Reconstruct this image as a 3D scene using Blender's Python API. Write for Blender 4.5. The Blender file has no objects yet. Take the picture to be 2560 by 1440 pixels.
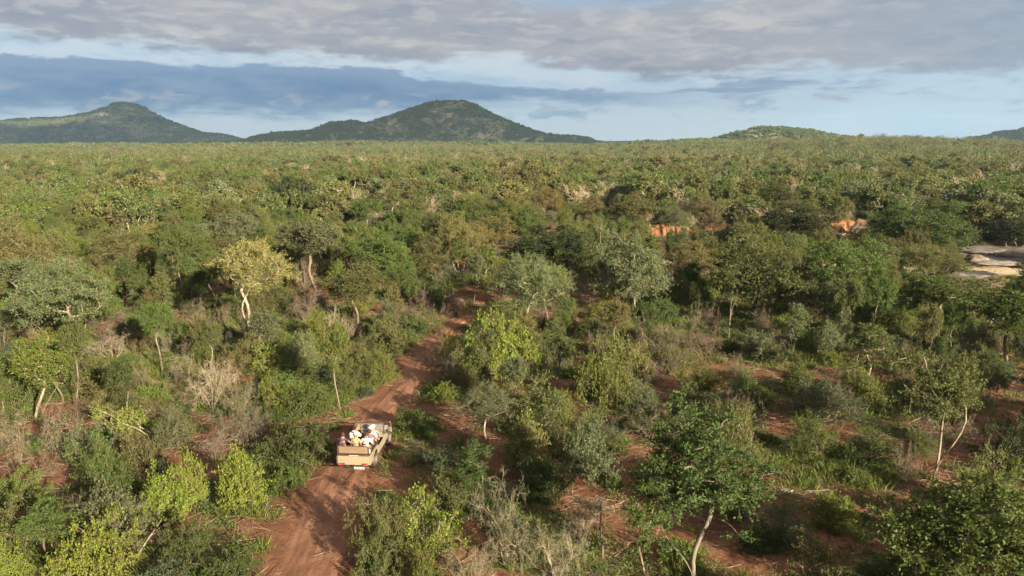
import bpy, bmesh, math, random
import numpy as np
from mathutils import Vector, Matrix

SC = bpy.context.scene
COL = SC.collection
PI = math.pi
R = math.radians

# ------------------------------------------------------------------ camera
CAM_H = 16.6
PITCH = R(10.5)
FPX = 1985.0                      # focal length in photograph pixels (2560 wide)
cam_d = bpy.data.cameras.new('camera')
cam_d.sensor_width = 36.0
cam_d.lens = 36.0 * FPX / 2560.0
cam_d.clip_start = 0.5
cam_d.clip_end = 40000.0
cam = bpy.data.objects.new('camera', cam_d)
cam.location = (0, 0, CAM_H)
cam.rotation_euler = (PI / 2 - PITCH, 0, 0)
COL.objects.link(cam)
SC.camera = cam

# ------------------------------------------------------------------ exposure
EXPO = 1.85
SC.view_settings.view_transform = 'Standard'
SC.view_settings.look = 'None'
SC.view_settings.gamma = 1.0
SC.view_settings.use_curve_mapping = False
SC.view_settings.exposure = EXPO
SC.cycles.max_bounces = 5
SC.cycles.diffuse_bounces = 2
SC.cycles.glossy_bounces = 2
SC.cycles.transmission_bounces = 4
SC.cycles.transparent_max_bounces = 6
SC.cycles.volume_bounces = 0
SC.cycles.use_denoising = True
SC.cycles.use_adaptive_sampling = True
SC.cycles.adaptive_threshold = 0.02

# ------------------------------------------------------------------ sun
SUN_EL = R(17.0)
SUN_AZ = R(143.0)                 # clockwise from +Y (the view direction): behind and to the right
sun_vec = Vector((math.sin(SUN_AZ) * math.cos(SUN_EL), math.cos(SUN_AZ) * math.cos(SUN_EL), math.sin(SUN_EL)))
sd = bpy.data.lights.new('sun', 'SUN')
sd.energy = 5.0
sd.angle = R(0.6)
sd.color = (1.0, 0.865, 0.64)
so = bpy.data.objects.new('sun', sd)
so.rotation_euler = sun_vec.to_track_quat('Z', 'Y').to_euler()
so.location = (60, -60, 60)
COL.objects.link(so)

# ------------------------------------------------------------------ sky (world)
def srgb(r, g, b):
    f = lambda c: (c / 255 / 12.92) if c <= 10 else ((c / 255 + 0.055) / 1.055) ** 2.4
    return (f(r), f(g), f(b))

def skycol(r, g, b):              # a colour as the photograph shows it, as radiance for the sky
    k = 1.0 / (2 ** EXPO) / 0.1
    c = srgb(r, g, b)
    return (c[0] * k, c[1] * k, c[2] * k, 1)

W = bpy.data.worlds.new('World')
SC.world = W
W.use_nodes = True
wt = W.node_tree
wt.nodes.clear()

class NT:
    """small helper to write node maths"""
    def __init__(s, tree): s.t = tree
    def n(s, typ, **kw):
        nd = s.t.nodes.new(typ)
        for k, v in kw.items(): setattr(nd, k, v)
        return nd
    def set(s, sock, v):
        if hasattr(v, 'is_linked') or isinstance(v, bpy.types.NodeSocket): s.t.links.new(v, sock)
        else: sock.default_value = v
    def m(s, op, a, b=None, c=None, clamp=False):
        nd = s.n('ShaderNodeMath', operation=op, use_clamp=clamp)
        s.set(nd.inputs[0], a)
        if b is not None: s.set(nd.inputs[1], b)
        if c is not None: s.set(nd.inputs[2], c)
        return nd.outputs[0]
    def ss(s, x, e0, e1):         # smoothstep
        nd = s.n('ShaderNodeMapRange', interpolation_type='SMOOTHSTEP')
        s.set(nd.inputs['Value'], x); s.set(nd.inputs['From Min'], e0); s.set(nd.inputs['From Max'], e1)
        return nd.outputs[0]
    def mix(s, f, a, b, mode='MIX'):
        nd = s.n('ShaderNodeMix', data_type='RGBA', blend_type=mode)
        s.set(nd.inputs[0], f); s.set(nd.inputs[6], a); s.set(nd.inputs[7], b)
        return nd.outputs[2]
    def noise(s, vec, scale, detail=4, rough=0.55, dist=0.0):
        nd = s.n('ShaderNodeTexNoise')
        if vec is not None: s.t.links.new(vec, nd.inputs['Vector'])
        nd.inputs['Scale'].default_value = scale; nd.inputs['Detail'].default_value = detail
        nd.inputs['Roughness'].default_value = rough; nd.inputs['Distortion'].default_value = dist
        return nd.outputs[0]
    def mapv(s, vec, loc=(0, 0, 0), sc=(1, 1, 1)):
        nd = s.n('ShaderNodeMapping')
        s.t.links.new(vec, nd.inputs['Vector'])
        nd.inputs['Location'].default_value = loc; nd.inputs['Scale'].default_value = sc
        return nd.outputs[0]

def build_sky():
    t = NT(wt)
    out = t.n('ShaderNodeOutputWorld'); bg = t.n('ShaderNodeBackground')
    bg.inputs['Strength'].default_value = 0.1
    wt.links.new(bg.outputs[0], out.inputs[0])
    sky = t.n('ShaderNodeTexSky', sky_type='NISHITA', sun_disc=False)
    sky.sun_elevation = SUN_EL; sky.sun_rotation = SUN_AZ
    sky.altitude = 600; sky.air_density = 1.2; sky.dust_density = 1.5
    tc = t.n('ShaderNodeTexCoord'); g = tc.outputs['Generated']
    sx = t.n('ShaderNodeSeparateXYZ'); wt.links.new(g, sx.inputs[0])
    X, Y, Z = sx.outputs
    el = t.m('MULTIPLY', t.m('ARCSINE', Z), 57.2958)            # degrees above the horizon
    # cloud shapes live on the sphere of directions, flattened towards the horizon
    na = t.noise(t.mapv(g, (3.1, 1.7, 0.4), (5, 5, 26)), 1.0, 6, 0.58, 0.3)
    nb = t.noise(t.mapv(g, (7.3, 0.2, 2.2), (9, 9, 60)), 1.0, 6, 0.62, 0.4)
    nc = t.noise(t.mapv(g, (1.3, 5.2, 8.1), (3.0, 3.0, 14)), 1.0, 4, 0.5, 0.2)
    nd_ = t.noise(t.mapv(g, (4.9, 9.2, 3.3), (22, 22, 110)), 1.0, 5, 0.6, 0.3)
    ne = t.noise(t.mapv(g, (0.9, 3.2, 6.3), (16, 16, 44)), 1.0, 4, 0.55, 0.0)
    nf = t.noise(t.mapv(g, (2.7, 8.4, 5.5), (10, 10, 36)), 1.0, 7, 0.60, 0.25)
    ng = t.noise(t.mapv(g, (6.1, 2.4, 7.7), (26, 26, 95)), 1.0, 6, 0.62, 0.35)
    # clear air between and under the clouds
    low = t.mix(t.ss(el, 0.0, 4.5), skycol(214, 224, 233), skycol(182, 209, 231))
    low = t.mix(t.ss(X, 0.16, 0.55), low, t.mix(t.ss(el, 0.0, 3.5), skycol(172, 198, 224), skycol(192, 214, 230)))
    clear = t.mix(t.ss(el, 8.0, 30.0), low, sky.outputs[0])
    # thin veil low over the horizon
    veil = t.m('MULTIPLY', t.ss(nb, 0.42, 0.66), t.ss(el, 3.4, 0.2))
    clear = t.mix(t.m('MULTIPLY', veil, 0.75), clear, skycol(212, 215, 222))
    # bright broken cloud under the deck
    brk = t.m('MULTIPLY', t.ss(nf, 0.36, 0.58), t.m('MULTIPLY', t.ss(el, 2.6, 4.2), t.ss(X, 0.50, 0.15)))
    clear = t.mix(t.m('MULTIPLY', brk, 0.85), clear, skycol(212, 224, 234))
    # blue-grey stratus bank on the left
    bx = t.ss(X, 0.16, -0.26)
    top = t.m('ADD', t.m('ADD', 3.35, t.m('MULTIPLY', bx, 1.65)), t.m('ADD', t.m('MULTIPLY', t.m('SUBTRACT', nf, 0.5), 2.2), t.m('MULTIPLY', t.m('SUBTRACT', ng, 0.5), 1.5)))
    bot = t.m('ADD', t.m('SUBTRACT', 3.0, t.m('MULTIPLY', bx, 1.35)), t.m('ADD', t.m('MULTIPLY', t.m('SUBTRACT', na, 0.5), 3.4), t.m('MULTIPLY', t.m('SUBTRACT', ng, 0.5), 1.6)))
    bank = t.m('MULTIPLY', t.ss(t.m('SUBTRACT', top, el), -0.10, 0.28), t.ss(t.m('SUBTRACT', el, bot), -0.45, 0.55))
    bank = t.m('MULTIPLY', bank, t.ss(X, 0.30, 0.02))
    bcol = t.mix(t.ss(t.m('ADD', t.m('MULTIPLY', nf, 0.6), t.m('MULTIPLY', ng, 0.4)), 0.40, 0.60), skycol(96, 133, 178), skycol(132, 158, 191))
    bcol = t.mix(t.ss(t.m('SUBTRACT', top, el), 0.9, 0.0), bcol, skycol(138, 163, 195))
    c1 = t.mix(t.m('MULTIPLY', bank, 0.96), clear, bcol)
    # flat blue-grey scraps under the deck, more to the right
    scr = t.m('MULTIPLY', t.ss(nb, 0.50, 0.64), t.m('MULTIPLY', t.ss(el, 2.2, 3.0), t.ss(el, 5.0, 4.2)))
    scr = t.m('MULTIPLY', scr, t.ss(X, -0.08, 0.06))
    c1 = t.mix(t.m('MULTIPLY', scr, 0.85), c1, skycol(132, 156, 186))
    # small puffs low over the horizon
    puff = t.m('MULTIPLY', t.ss(ne, 0.565, 0.635), t.m('MULTIPLY', t.ss(el, 0.9, 1.7), t.ss(el, 3.6, 2.8)))
    c1 = t.mix(t.m('MULTIPLY', puff, 0.8), c1, t.mix(t.ss(nd_, 0.4, 0.6), skycol(130, 162, 196), skycol(190, 193, 200)))
    # the grey-lilac deck above
    edge = t.m('SUBTRACT', 4.95, t.m('MULTIPLY', X, 2.3))
    edge = t.m('ADD', edge, t.m('MULTIPLY', t.m('SUBTRACT', na, 0.5), 2.6))
    edge = t.m('ADD', edge, t.m('MULTIPLY', t.m('SUBTRACT', nf, 0.5), 3.4))
    edge = t.m('ADD', edge, t.m('MULTIPLY', t.m('SUBTRACT', ng, 0.5), 2.0))
    deck = t.ss(t.m('SUBTRACT', el, edge), -0.25, 0.75)
    hole = t.m('MULTIPLY', t.ss(nc, 0.57, 0.70), t.ss(el, 25.0, 5.0))
    dcol = t.mix(t.ss(na, 0.36, 0.64), skycol(152, 157, 171), skycol(176, 175, 182))
    dcol = t.mix(t.m('MULTIPLY', t.ss(nf, 0.52, 0.68), 0.85), dcol, skycol(204, 200, 197))
    dcol = t.mix(t.m('MULTIPLY', t.ss(nf, 0.46, 0.32), 0.7), dcol, skycol(142, 149, 166))
    dcol = t.mix(t.m('MULTIPLY', t.ss(ng, 0.48, 0.66), 0.6), dcol, skycol(200, 198, 199))
    dcol = t.mix(t.m('MULTIPLY', t.ss(X, 0.22, 0.6), 0.7), dcol, skycol(140, 157, 182))
    dcol = t.mix(t.m('MULTIPLY', hole, 0.8), dcol, skycol(160, 186, 212))
    c2 = t.mix(t.m('MULTIPLY', deck, 0.97), c1, dcol)
    wt.links.new(c2, bg.inputs['Color'])
build_sky()

# ------------------------------------------------------------------ helpers
rng = np.random.default_rng(11)
rnd = random.Random(5)

def vnoise(x, y, seed=0):
    """value noise, 0..1"""
    x = np.asarray(x, float); y = np.asarray(y, float)
    xi = np.floor(x).astype(np.int64); yi = np.floor(y).astype(np.int64)
    fx = x - xi; fy = y - yi
    fx = fx * fx * (3 - 2 * fx); fy = fy * fy * (3 - 2 * fy)
    def h(a, b):
        n = (a * 374761393 + b * 668265263 + seed * 1442695041) & 0xffffffff
        n = ((n ^ (n >> 13)) * 1274126177) & 0xffffffff
        n = (n ^ (n >> 16)) & 0xffff
        return n / 65535.0
    return (h(xi, yi) * (1 - fx) + h(xi + 1, yi) * fx) * (1 - fy) + (h(xi, yi + 1) * (1 - fx) + h(xi + 1, yi + 1) * fx) * fy

def fbm(x, y, seed=0, oct=4):
    s = 0; a = 0.5; t = 0
    for i in range(oct):
        s = s + a * vnoise(x * 2 ** i, y * 2 ** i, seed + i * 17); t += a; a *= 0.5
    return s / t

def sstep(x, a, b):
    t = np.clip((np.asarray(x, float) - a) / (b - a), 0, 1)
    return t * t * (3 - 2 * t)

def river_y(x):
    return 106 + 4 * np.sin(np.asarray(x) / 15.0) + 0.03 * np.asarray(x)

def river_mask(x, y):
    return np.exp(-((y - river_y(x)) / 6.0) ** 2) * sstep(x, -22, 0)

def terrain(x, y):
    x = np.asarray(x, float); y = np.asarray(y, float)
    d = np.hypot(x, y)
    z = (fbm(x / 23, y / 23, 3, 3) - 0.5) * 0.9 * sstep(d, 20, 60)
    z = z + (fbm(x / 160, y / 160, 9, 3) - 0.5) * 5.0 * sstep(d, 150, 420) + (fbm(x / 420, y / 420, 19, 2) - 0.5) * 9.0 * sstep(d, 500, 1200)
    z = z - 1.1 * river_mask(x, y)
    z = z + 15.0 * np.exp(-((x - 430) / 220.0) ** 2 - ((y - 960) / 380.0) ** 2)
    z = z + 2.2 * np.exp(-((x - 45) / 45.0) ** 2 - ((y - 168) / 22.0) ** 2)
    z = z + 6.0 * np.exp(-((x + 200) / 420.0) ** 2 - ((y - 1700) / 600.0) ** 2)
    return z

def px2ground(px, py, it=6):
    """where the sight line through a photograph pixel meets the ground"""
    a = (px - 1280) / FPX; b = (720 - py) / FPX
    f = Vector((0, math.cos(PITCH), -math.sin(PITCH))); u = Vector((0, math.sin(PITCH), math.cos(PITCH)))
    dr = Vector((a, 0, 0)) + f + u * b
    z = 0.0
    for i in range(it):
        t = (z - CAM_H) / dr.z
        x, y = dr.x * t, dr.y * t
        z = float(terrain(x, y))
    return x, y, z, t          # t is also the depth along the optical axis

def ground2px(x, y, z):
    f = (0, math.cos(PITCH), -math.sin(PITCH)); u = (0, math.sin(PITCH), math.cos(PITCH))
    dz = z - CAM_H
    dep = y * f[1] + dz * f[2]
    return 1280 + FPX * x / dep, 720 - FPX * (y * u[1] + dz * u[2]) / dep, dep

def mesh_np(name, V, F4=None, F3=None, mats=(), smooth=False, mi=None):
    me = bpy.data.meshes.new(name)
    V = np.asarray(V, np.float32).reshape(-1, 3)
    F4 = np.zeros((0, 4), np.int32) if F4 is None or len(F4) == 0 else np.asarray(F4, np.int32)
    F3 = np.zeros((0, 3), np.int32) if F3 is None or len(F3) == 0 else np.asarray(F3, np.int32)
    me.vertices.add(len(V)); me.vertices.foreach_set('co', V.ravel())
    nl = F4.size + F3.size
    me.loops.add(nl); me.loops.foreach_set('vertex_index', np.concatenate([F4.ravel(), F3.ravel()]).astype(np.int32))
    npol = len(F4) + len(F3)
    me.polygons.add(npol)
    st = np.concatenate([np.arange(len(F4)) * 4, F4.size + np.arange(len(F3)) * 3]).astype(np.int32)
    me.polygons.foreach_set('loop_start', st)
    if mi is not None: me.polygons.foreach_set('material_index', np.asarray(mi, np.int32))
    if smooth: me.polygons.foreach_set('use_smooth', np.ones(npol, bool))
    for m in mats: me.materials.append(m)
    me.update(calc_edges=True); me.validate()
    return me

def link(name, me, parent=None):
    o = bpy.data.objects.new(name, me); COL.objects.link(o)
    if parent is not None: o.parent = parent
    return o

def tag(o, label=None, cat=None, group=None, kind=None):
    if label: o['label'] = label
    if cat: o['category'] = cat
    if group: o['group'] = group
    if kind: o['kind'] = kind
    return o

class MB:
    """collects tubes / quads as lists, then one mesh"""
    def __init__(s): s.V = []; s.F4 = []; s.F3 = []; s.n = 0
    def add(s, V, F4=None, F3=None):
        V = np.asarray(V, float).reshape(-1, 3)
        if F4 is not None and len(F4): s.F4.append(np.asarray(F4, np.int64) + s.n)
        if F3 is not None and len(F3): s.F3.append(np.asarray(F3, np.int64) + s.n)
        s.V.append(V); s.n += len(V)
    def tube(s, pts, rad, sides=5, cap=True):
        P = np.asarray(pts, float); k = len(P); rad = np.asarray(rad, float)
        T = np.gradient(P, axis=0); T /= np.linalg.norm(T, axis=1)[:, None] + 1e-9
        a = np.array([0, 0, 1.0]) if abs(T[0][2]) < 0.8 else np.array([1.0, 0, 0])
        N = np.cross(T[0], a); N /= np.linalg.norm(N) + 1e-9
        ang = np.arange(sides) * 2 * PI / sides
        V = np.zeros((k, sides, 3))
        for i in range(k):
            N = N - T[i] * np.dot(N, T[i]); N /= np.linalg.norm(N) + 1e-9
            B = np.cross(T[i], N)
            V[i] = P[i] + rad[i] * (np.cos(ang)[:, None] * N + np.sin(ang)[:, None] * B)
        idx = np.arange(k * sides).reshape(k, sides)
        a_ = idx[:-1]; b_ = idx[1:]
        F = np.stack([a_, np.roll(a_, -1, 1), np.roll(b_, -1, 1), b_], -1).reshape(-1, 4)
        F3 = None
        if cap and sides > 2:
            F3 = [[idx[-1, 0], idx[-1, j], idx[-1, j + 1]] for j in range(1, sides - 1)]
        s.add(V.reshape(-1, 3), F, F3)
    def mesh(s, name, mats=(), smooth=False):
        V = np.concatenate(s.V) if s.V else np.zeros((0, 3))
        return mesh_np(name, V, np.concatenate(s.F4) if s.F4 else None, np.concatenate(s.F3) if s.F3 else None, mats, smooth)

# ------------------------------------------------------------------ materials
def new_mat(name):
    m = bpy.data.materials.new(name); m.use_nodes = True
    m.node_tree.nodes.clear()
    t = NT(m.node_tree)
    out = t.n('ShaderNodeOutputMaterial')
    return m, t, out

def leaf_mat(name, color=None, trans=0.32):
    m, t, out = new_mat(name)
    oi = t.n('ShaderNodeObjectInfo'); geo = t.n('ShaderNodeNewGeometry')
    base = oi.outputs['Color'] if color is None else (*color, 1)
    h = t.n('ShaderNodeHueSaturation')
    ri = geo.outputs['Random Per Island']; ro = oi.outputs['Random']
    hue = t.m('ADD', t.m('MULTIPLY', t.m('SUBTRACT', ri, 0.5), 0.045), t.m('ADD', 0.5, t.m('MULTIPLY', t.m('SUBTRACT', ro, 0.5), 0.035)))
    val = t.m('MULTIPLY', t.m('ADD', 0.72, t.m('MULTIPLY', ri, 0.56)), t.m('ADD', 0.84, t.m('MULTIPLY', ro, 0.32)))
    t.set(h.inputs['Hue'], hue); t.set(h.inputs['Value'], val); t.set(h.inputs['Color'], base)
    h.inputs['Saturation'].default_value = 1.0
    p = t.n('ShaderNodeBsdfPrincipled'); t.set(p.inputs['Base Color'], h.outputs[0])
    p.inputs['Roughness'].default_value = 0.62; p.inputs['Specular IOR Level'].default_value = 0.3
    tr = t.n('ShaderNodeBsdfTranslucent')
    t.set(tr.inputs['Color'], t.mix(1.0, h.outputs[0], (1.25, 1.2, 0.7, 1), 'MULTIPLY'))
    mx = t.n('ShaderNodeMixShader'); mx.inputs[0].default_value = trans
    m.node_tree.links.new(p.outputs[0], mx.inputs[1]); m.node_tree.links.new(tr.outputs[0], mx.inputs[2])
    m.node_tree.links.new(mx.outputs[0], out.inputs[0])
    return m

def bark_mat(name, color=None):
    m, t, out = new_mat(name)
    oi = t.n('ShaderNodeObjectInfo'); tc = t.n('ShaderNodeTexCoord')
    base = oi.outputs['Color'] if color is None else (*color, 1)
    n1 = t.noise(t.mapv(tc.outputs['Object'], sc=(9, 9, 2.2)), 1.0, 4, 0.6)
    n2 = t.noise(t.mapv(tc.outputs['Object'], sc=(1.3, 1.3, 0.9)), 1.0, 3, 0.5)
    c = t.mix(t.ss(n1, 0.35, 0.65), t.mix(1.0, base, (0.55, 0.5, 0.46, 1), 'MULTIPLY'), base)
    c = t.mix(t.m('MULTIPLY', t.ss(n2, 0.5, 0.7), 0.6), c, t.mix(1.0, base, (0.62, 0.6, 0.6, 1), 'MULTIPLY'))
    h = t.n('ShaderNodeHueSaturation'); t.set(h.inputs['Color'], c)
    t.set(h.inputs['Value'], t.m('ADD', 0.8, t.m('MULTIPLY', oi.outputs['Random'], 0.4)))
    p = t.n('ShaderNodeBsdfPrincipled'); t.set(p.inputs['Base Color'], h.outputs[0])
    p.inputs['Roughness'].default_value = 0.85; p.inputs['Specular IOR Level'].default_value = 0.15
    bp = t.n('ShaderNodeBump'); bp.inputs['Strength'].default_value = 0.5; bp.inputs['Distance'].default_value = 0.03
    t.set(bp.inputs['Height'], n1); t.set(p.inputs['Normal'], bp.outputs[0])
    m.node_tree.links.new(p.outputs[0], out.inputs[0])
    return m

LEAF = leaf_mat('leaf')
BARK = bark_mat('bark')

C = dict(
    lime=(0.165, 0.190, 0.026), limeg=(0.122, 0.152, 0.026), green=(0.080, 0.112, 0.022), mid=(0.092, 0.114, 0.030),
    deep=(0.062, 0.088, 0.020), dark=(0.040, 0.055, 0.017), grey=(0.112, 0.130, 0.058), pale=(0.124, 0.156, 0.062),
    olive=(0.114, 0.117, 0.034), khaki=(0.146, 0.136, 0.044), yellow=(0.205, 0.178, 0.060), gold=(0.182, 0.150, 0.038),
    brown=(0.118, 0.103, 0.044), blue=(0.066, 0.086, 0.042))
CNAME = dict(lime='lime green', limeg='yellow green', green='green', mid='mid green', deep='deep green', dark='dark green', grey='grey green', pale='pale green',
             olive='olive', khaki='khaki', yellow='yellow', gold='golden', brown='brownish', blue='blue green')
BARKC = dict(pale=(0.29, 0.235, 0.17), tan=(0.225, 0.175, 0.12), grey=(0.175, 0.148, 0.115), dark=(0.09, 0.07, 0.055), pink=(0.215, 0.155, 0.122), red=(0.20, 0.13, 0.085), bone=(0.34, 0.285, 0.21))

FAR = {k: leaf_mat('leaf_' + k, tuple(c for c in C[k]), 0.25) for k in ('green', 'mid', 'deep', 'dark', 'grey', 'olive', 'khaki', 'gold', 'limeg', 'brown')}
FAR['hill_green'] = leaf_mat('leaf_hill_green', (0.098, 0.130, 0.040), 0.25); FAR['hill_pale'] = leaf_mat('leaf_hill_pale', (0.135, 0.150, 0.066), 0.25)
FBARK_S = 1.35
FBARK = {k: bark_mat('bark_' + k, tuple(v * FBARK_S for v in BARKC[k])) for k in ('pale', 'tan', 'grey', 'pink')}

# ------------------------------------------------------------------ ground
TRACK_PX = [(700, 1560, 150), (728, 1500, 140), (757, 1440, 124), (782, 1370, 112), (806, 1300, 104), (848, 1220, 96), (884, 1150, 84), (925, 1080, 72),
            (972, 1005, 58), (1018, 955, 50), (1052, 905, 43), (1080, 862, 36), (1108, 830, 30), (1142, 806, 25), (1180, 790, 24), (1210, 778, 14)]
def track_line():
    pts = []
    for px, py, hw in TRACK_PX:
        x, y, z, t = px2ground(px, py)
        pts.append((x, y, 0.84 * hw * t / FPX))
    P = np.array(pts)
    s = np.concatenate([[0], np.cumsum(np.hypot(np.diff(P[:, 0]), np.diff(P[:, 1])))])
    # smooth resample
    n = int(s[-1] / 0.35)
    u = np.linspace(0, s[-1], n)
    Q = np.stack([np.interp(u, s, P[:, i]) for i in range(3)], 1)
    for _ in range(60):
        Q[1:-1] = 0.25 * Q[:-2] + 0.5 * Q[1:-1] + 0.25 * Q[2:]
    return Q
TRACK = track_line()

def track_dist(x, y):
    """signed gap to the track's edge (negative on it)"""
    x = np.atleast_1d(np.asarray(x, float)); y = np.atleast_1d(np.asarray(y, float))
    T = TRACK[::3]
    d = np.hypot(x[:, None] - T[None, :, 0], y[:, None] - T[None, :, 1]) - T[None, :, 2]
    return d.min(1)

# clearings of bare red earth, by where they lie on the ground (centre, radii)
CLEAR = []
for (px, py, rx, ry) in [(340, 1265, 120, 45), (60, 1300, 90, 50), (1060, 1180, 110, 70), (1010, 1060, 60, 40), (1140, 1060, 70, 35), (2010, 1060, 130, 45), (2170, 1120, 100, 45),
                         (2160, 1260, 140, 60), (1950, 1290, 80, 60), (1580, 1150, 130, 40), (1660, 1330, 120, 70), (1900, 1180, 90, 40), (1190, 1350, 70, 60), (700, 1110, 80, 25),
                         (1350, 870, 60, 25), (2480, 985, 90, 28), (860, 880, 60, 25), (1420, 895, 60, 22), (520, 1180, 60, 25), (2440, 1200, 110, 30)]:
    x, y, z, t = px2ground(px, py)
    x2, y2, z2, t2 = px2ground(px, py - ry)
    CLEAR.append((x, y, rx * t / FPX, max(1.0, y2 - y)))
def clear_mask(x, y):
    x = np.asarray(x, float); y = np.asarray(y, float)
    m = np.zeros_like(x)
    for cx, cy, rx, ry in CLEAR:
        m = np.maximum(m, np.exp(-(((x - cx) / rx) ** 2 + ((y - cy) / ry) ** 2) * 1.1))
    return m

def herb_mask(x, y):
    """how thick the low green cover is"""
    n = fbm(np.asarray(x) / 6.5, np.asarray(y) / 6.5, 31, 3)
    m = sstep(n, 0.36, 0.60)
    m = m * (1 - 0.92 * sstep(clear_mask(x, y), 0.25, 0.6))
    return m

def build_ground():
    ang = np.concatenate([np.linspace(-180, -42, 60, endpoint=False), np.linspace(-42, 42, 340, endpoint=False), np.linspace(42, 180, 61)])
    ang = np.radians(ang)
    rad = np.concatenate([[0.01, 6, 12, 17, 21], np.arange(24, 70, 0.42), np.arange(70, 170, 1.0), np.geomspace(170, 9000, 90)])
    A, D = np.meshgrid(ang, rad, indexing='ij')
    x = D * np.sin(A); y = D * np.cos(A)
    z = terrain(x, y)
    fine = (fbm(x / 0.9, y / 0.9, 55, 3) - 0.5) * 0.10 * sstep(D, 300, 60)
    z = z + fine
    na, nr = A.shape
    idx = np.arange(na * nr).reshape(na, nr)
    a = idx[:-1, :-1]; b = idx[1:, :-1]; c = idx[1:, 1:]; d = idx[:-1, 1:]
    F = np.stack([a, d, c, b], -1).reshape(-1, 4)
    m, t, out = new_mat('red_earth')
    geo = t.n('ShaderNodeNewGeometry'); pos = geo.outputs['Position']
    at = t.n('ShaderNodeAttribute', attribute_name='cover'); sa = t.n('ShaderNodeAttribute', attribute_name='sand')
    n1 = t.noise(pos, 0.22, 5, 0.6); n2 = t.noise(pos, 2.3, 5, 0.65); n3 = t.noise(pos, 14.0, 4, 0.7); n4 = t.noise(pos, 0.9, 4, 0.6)
    soil = t.mix(t.ss(n1, 0.35, 0.65), (0.125, 0.056, 0.031, 1), (0.190, 0.088, 0.048, 1))
    soil = t.mix(t.m('MULTIPLY', t.ss(n4, 0.45, 0.75), 0.7), soil, (0.245, 0.128, 0.074, 1))
    soil = t.mix(t.m('MULTIPLY', t.ss(n2, 0.52, 0.66), 0.55), soil, (0.100, 0.043, 0.024, 1))
    soil = t.mix(t.m('MULTIPLY', t.ss(n3, 0.60, 0.72), 0.5), soil, (0.30, 0.20, 0.125, 1))
    litter = t.mix(t.ss(n2, 0.4, 0.6), (0.105, 0.085, 0.038, 1), (0.165, 0.135, 0.062, 1))
    green = t.mix(t.ss(n3, 0.35, 0.65), (0.040, 0.058, 0.018, 1), (0.082, 0.098, 0.030, 1))
    cov = t.mix(t.ss(n4, 0.42, 0.6), litter, green)
    k = t.ss(t.m('ADD', at.outputs['Fac'], t.m('MULTIPLY', t.m('SUBTRACT', n2, 0.5), 0.9)), 0.30, 0.75)
    col = t.mix(k, soil, cov)
    sand = t.mix(t.ss(n2, 0.35, 0.65), (0.36, 0.27, 0.18, 1), (0.46, 0.37, 0.26, 1))
    col = t.mix(t.ss(t.m('ADD', sa.outputs['Fac'], t.m('MULTIPLY', t.m('SUBTRACT', n4, 0.5), 0.8)), 0.40, 0.7), col, sand)
    p = t.n('ShaderNodeBsdfPrincipled'); t.set(p.inputs['Base Color'], col)
    p.inputs['Roughness'].default_value = 0.95; p.inputs['Specular IOR Level'].default_value = 0.1
    bp = t.n('ShaderNodeBump'); bp.inputs['Strength'].default_value = 0.7; bp.inputs['Distance'].default_value = 0.12
    t.set(bp.inputs['Height'], t.m('ADD', n2, t.m('MULTIPLY', n3, 0.35))); t.set(p.inputs['Normal'], bp.outputs[0])
    m.node_tree.links.new(p.outputs[0], out.inputs[0])
    me = mesh_np('ground', np.stack([x, y, z], -1).reshape(-1, 3), F, None, [m], True)
    cover = (herb_mask(x, y) * 0.9 + 0.10).ravel()
    far = sstep(D, 90, 260).ravel()
    cover = cover * (1 - far) + (0.35 + 0.4 * fbm(x / 30, y / 30, 77, 3)).ravel() * far
    td = np.full(x.size, 9.0); near = (D.ravel() < 130) & (np.abs(A.ravel()) < 0.8) & (D.ravel() > 20)
    td[near] = track_dist(x.ravel()[near], y.ravel()[near])
    cover = cover * sstep(td, -0.3, 1.2)
    for nm, arr in (('cover', cover), ('sand', river_mask(x, y).ravel() * 0.9)):
        at_ = me.attributes.new(nm, 'FLOAT', 'POINT'); at_.data.foreach_set('value', arr.astype(np.float32))
    o = link('ground', me); tag(o, 'red earth ground of the bushveld plain', None, None, 'structure')
    return o
build_ground()

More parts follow.
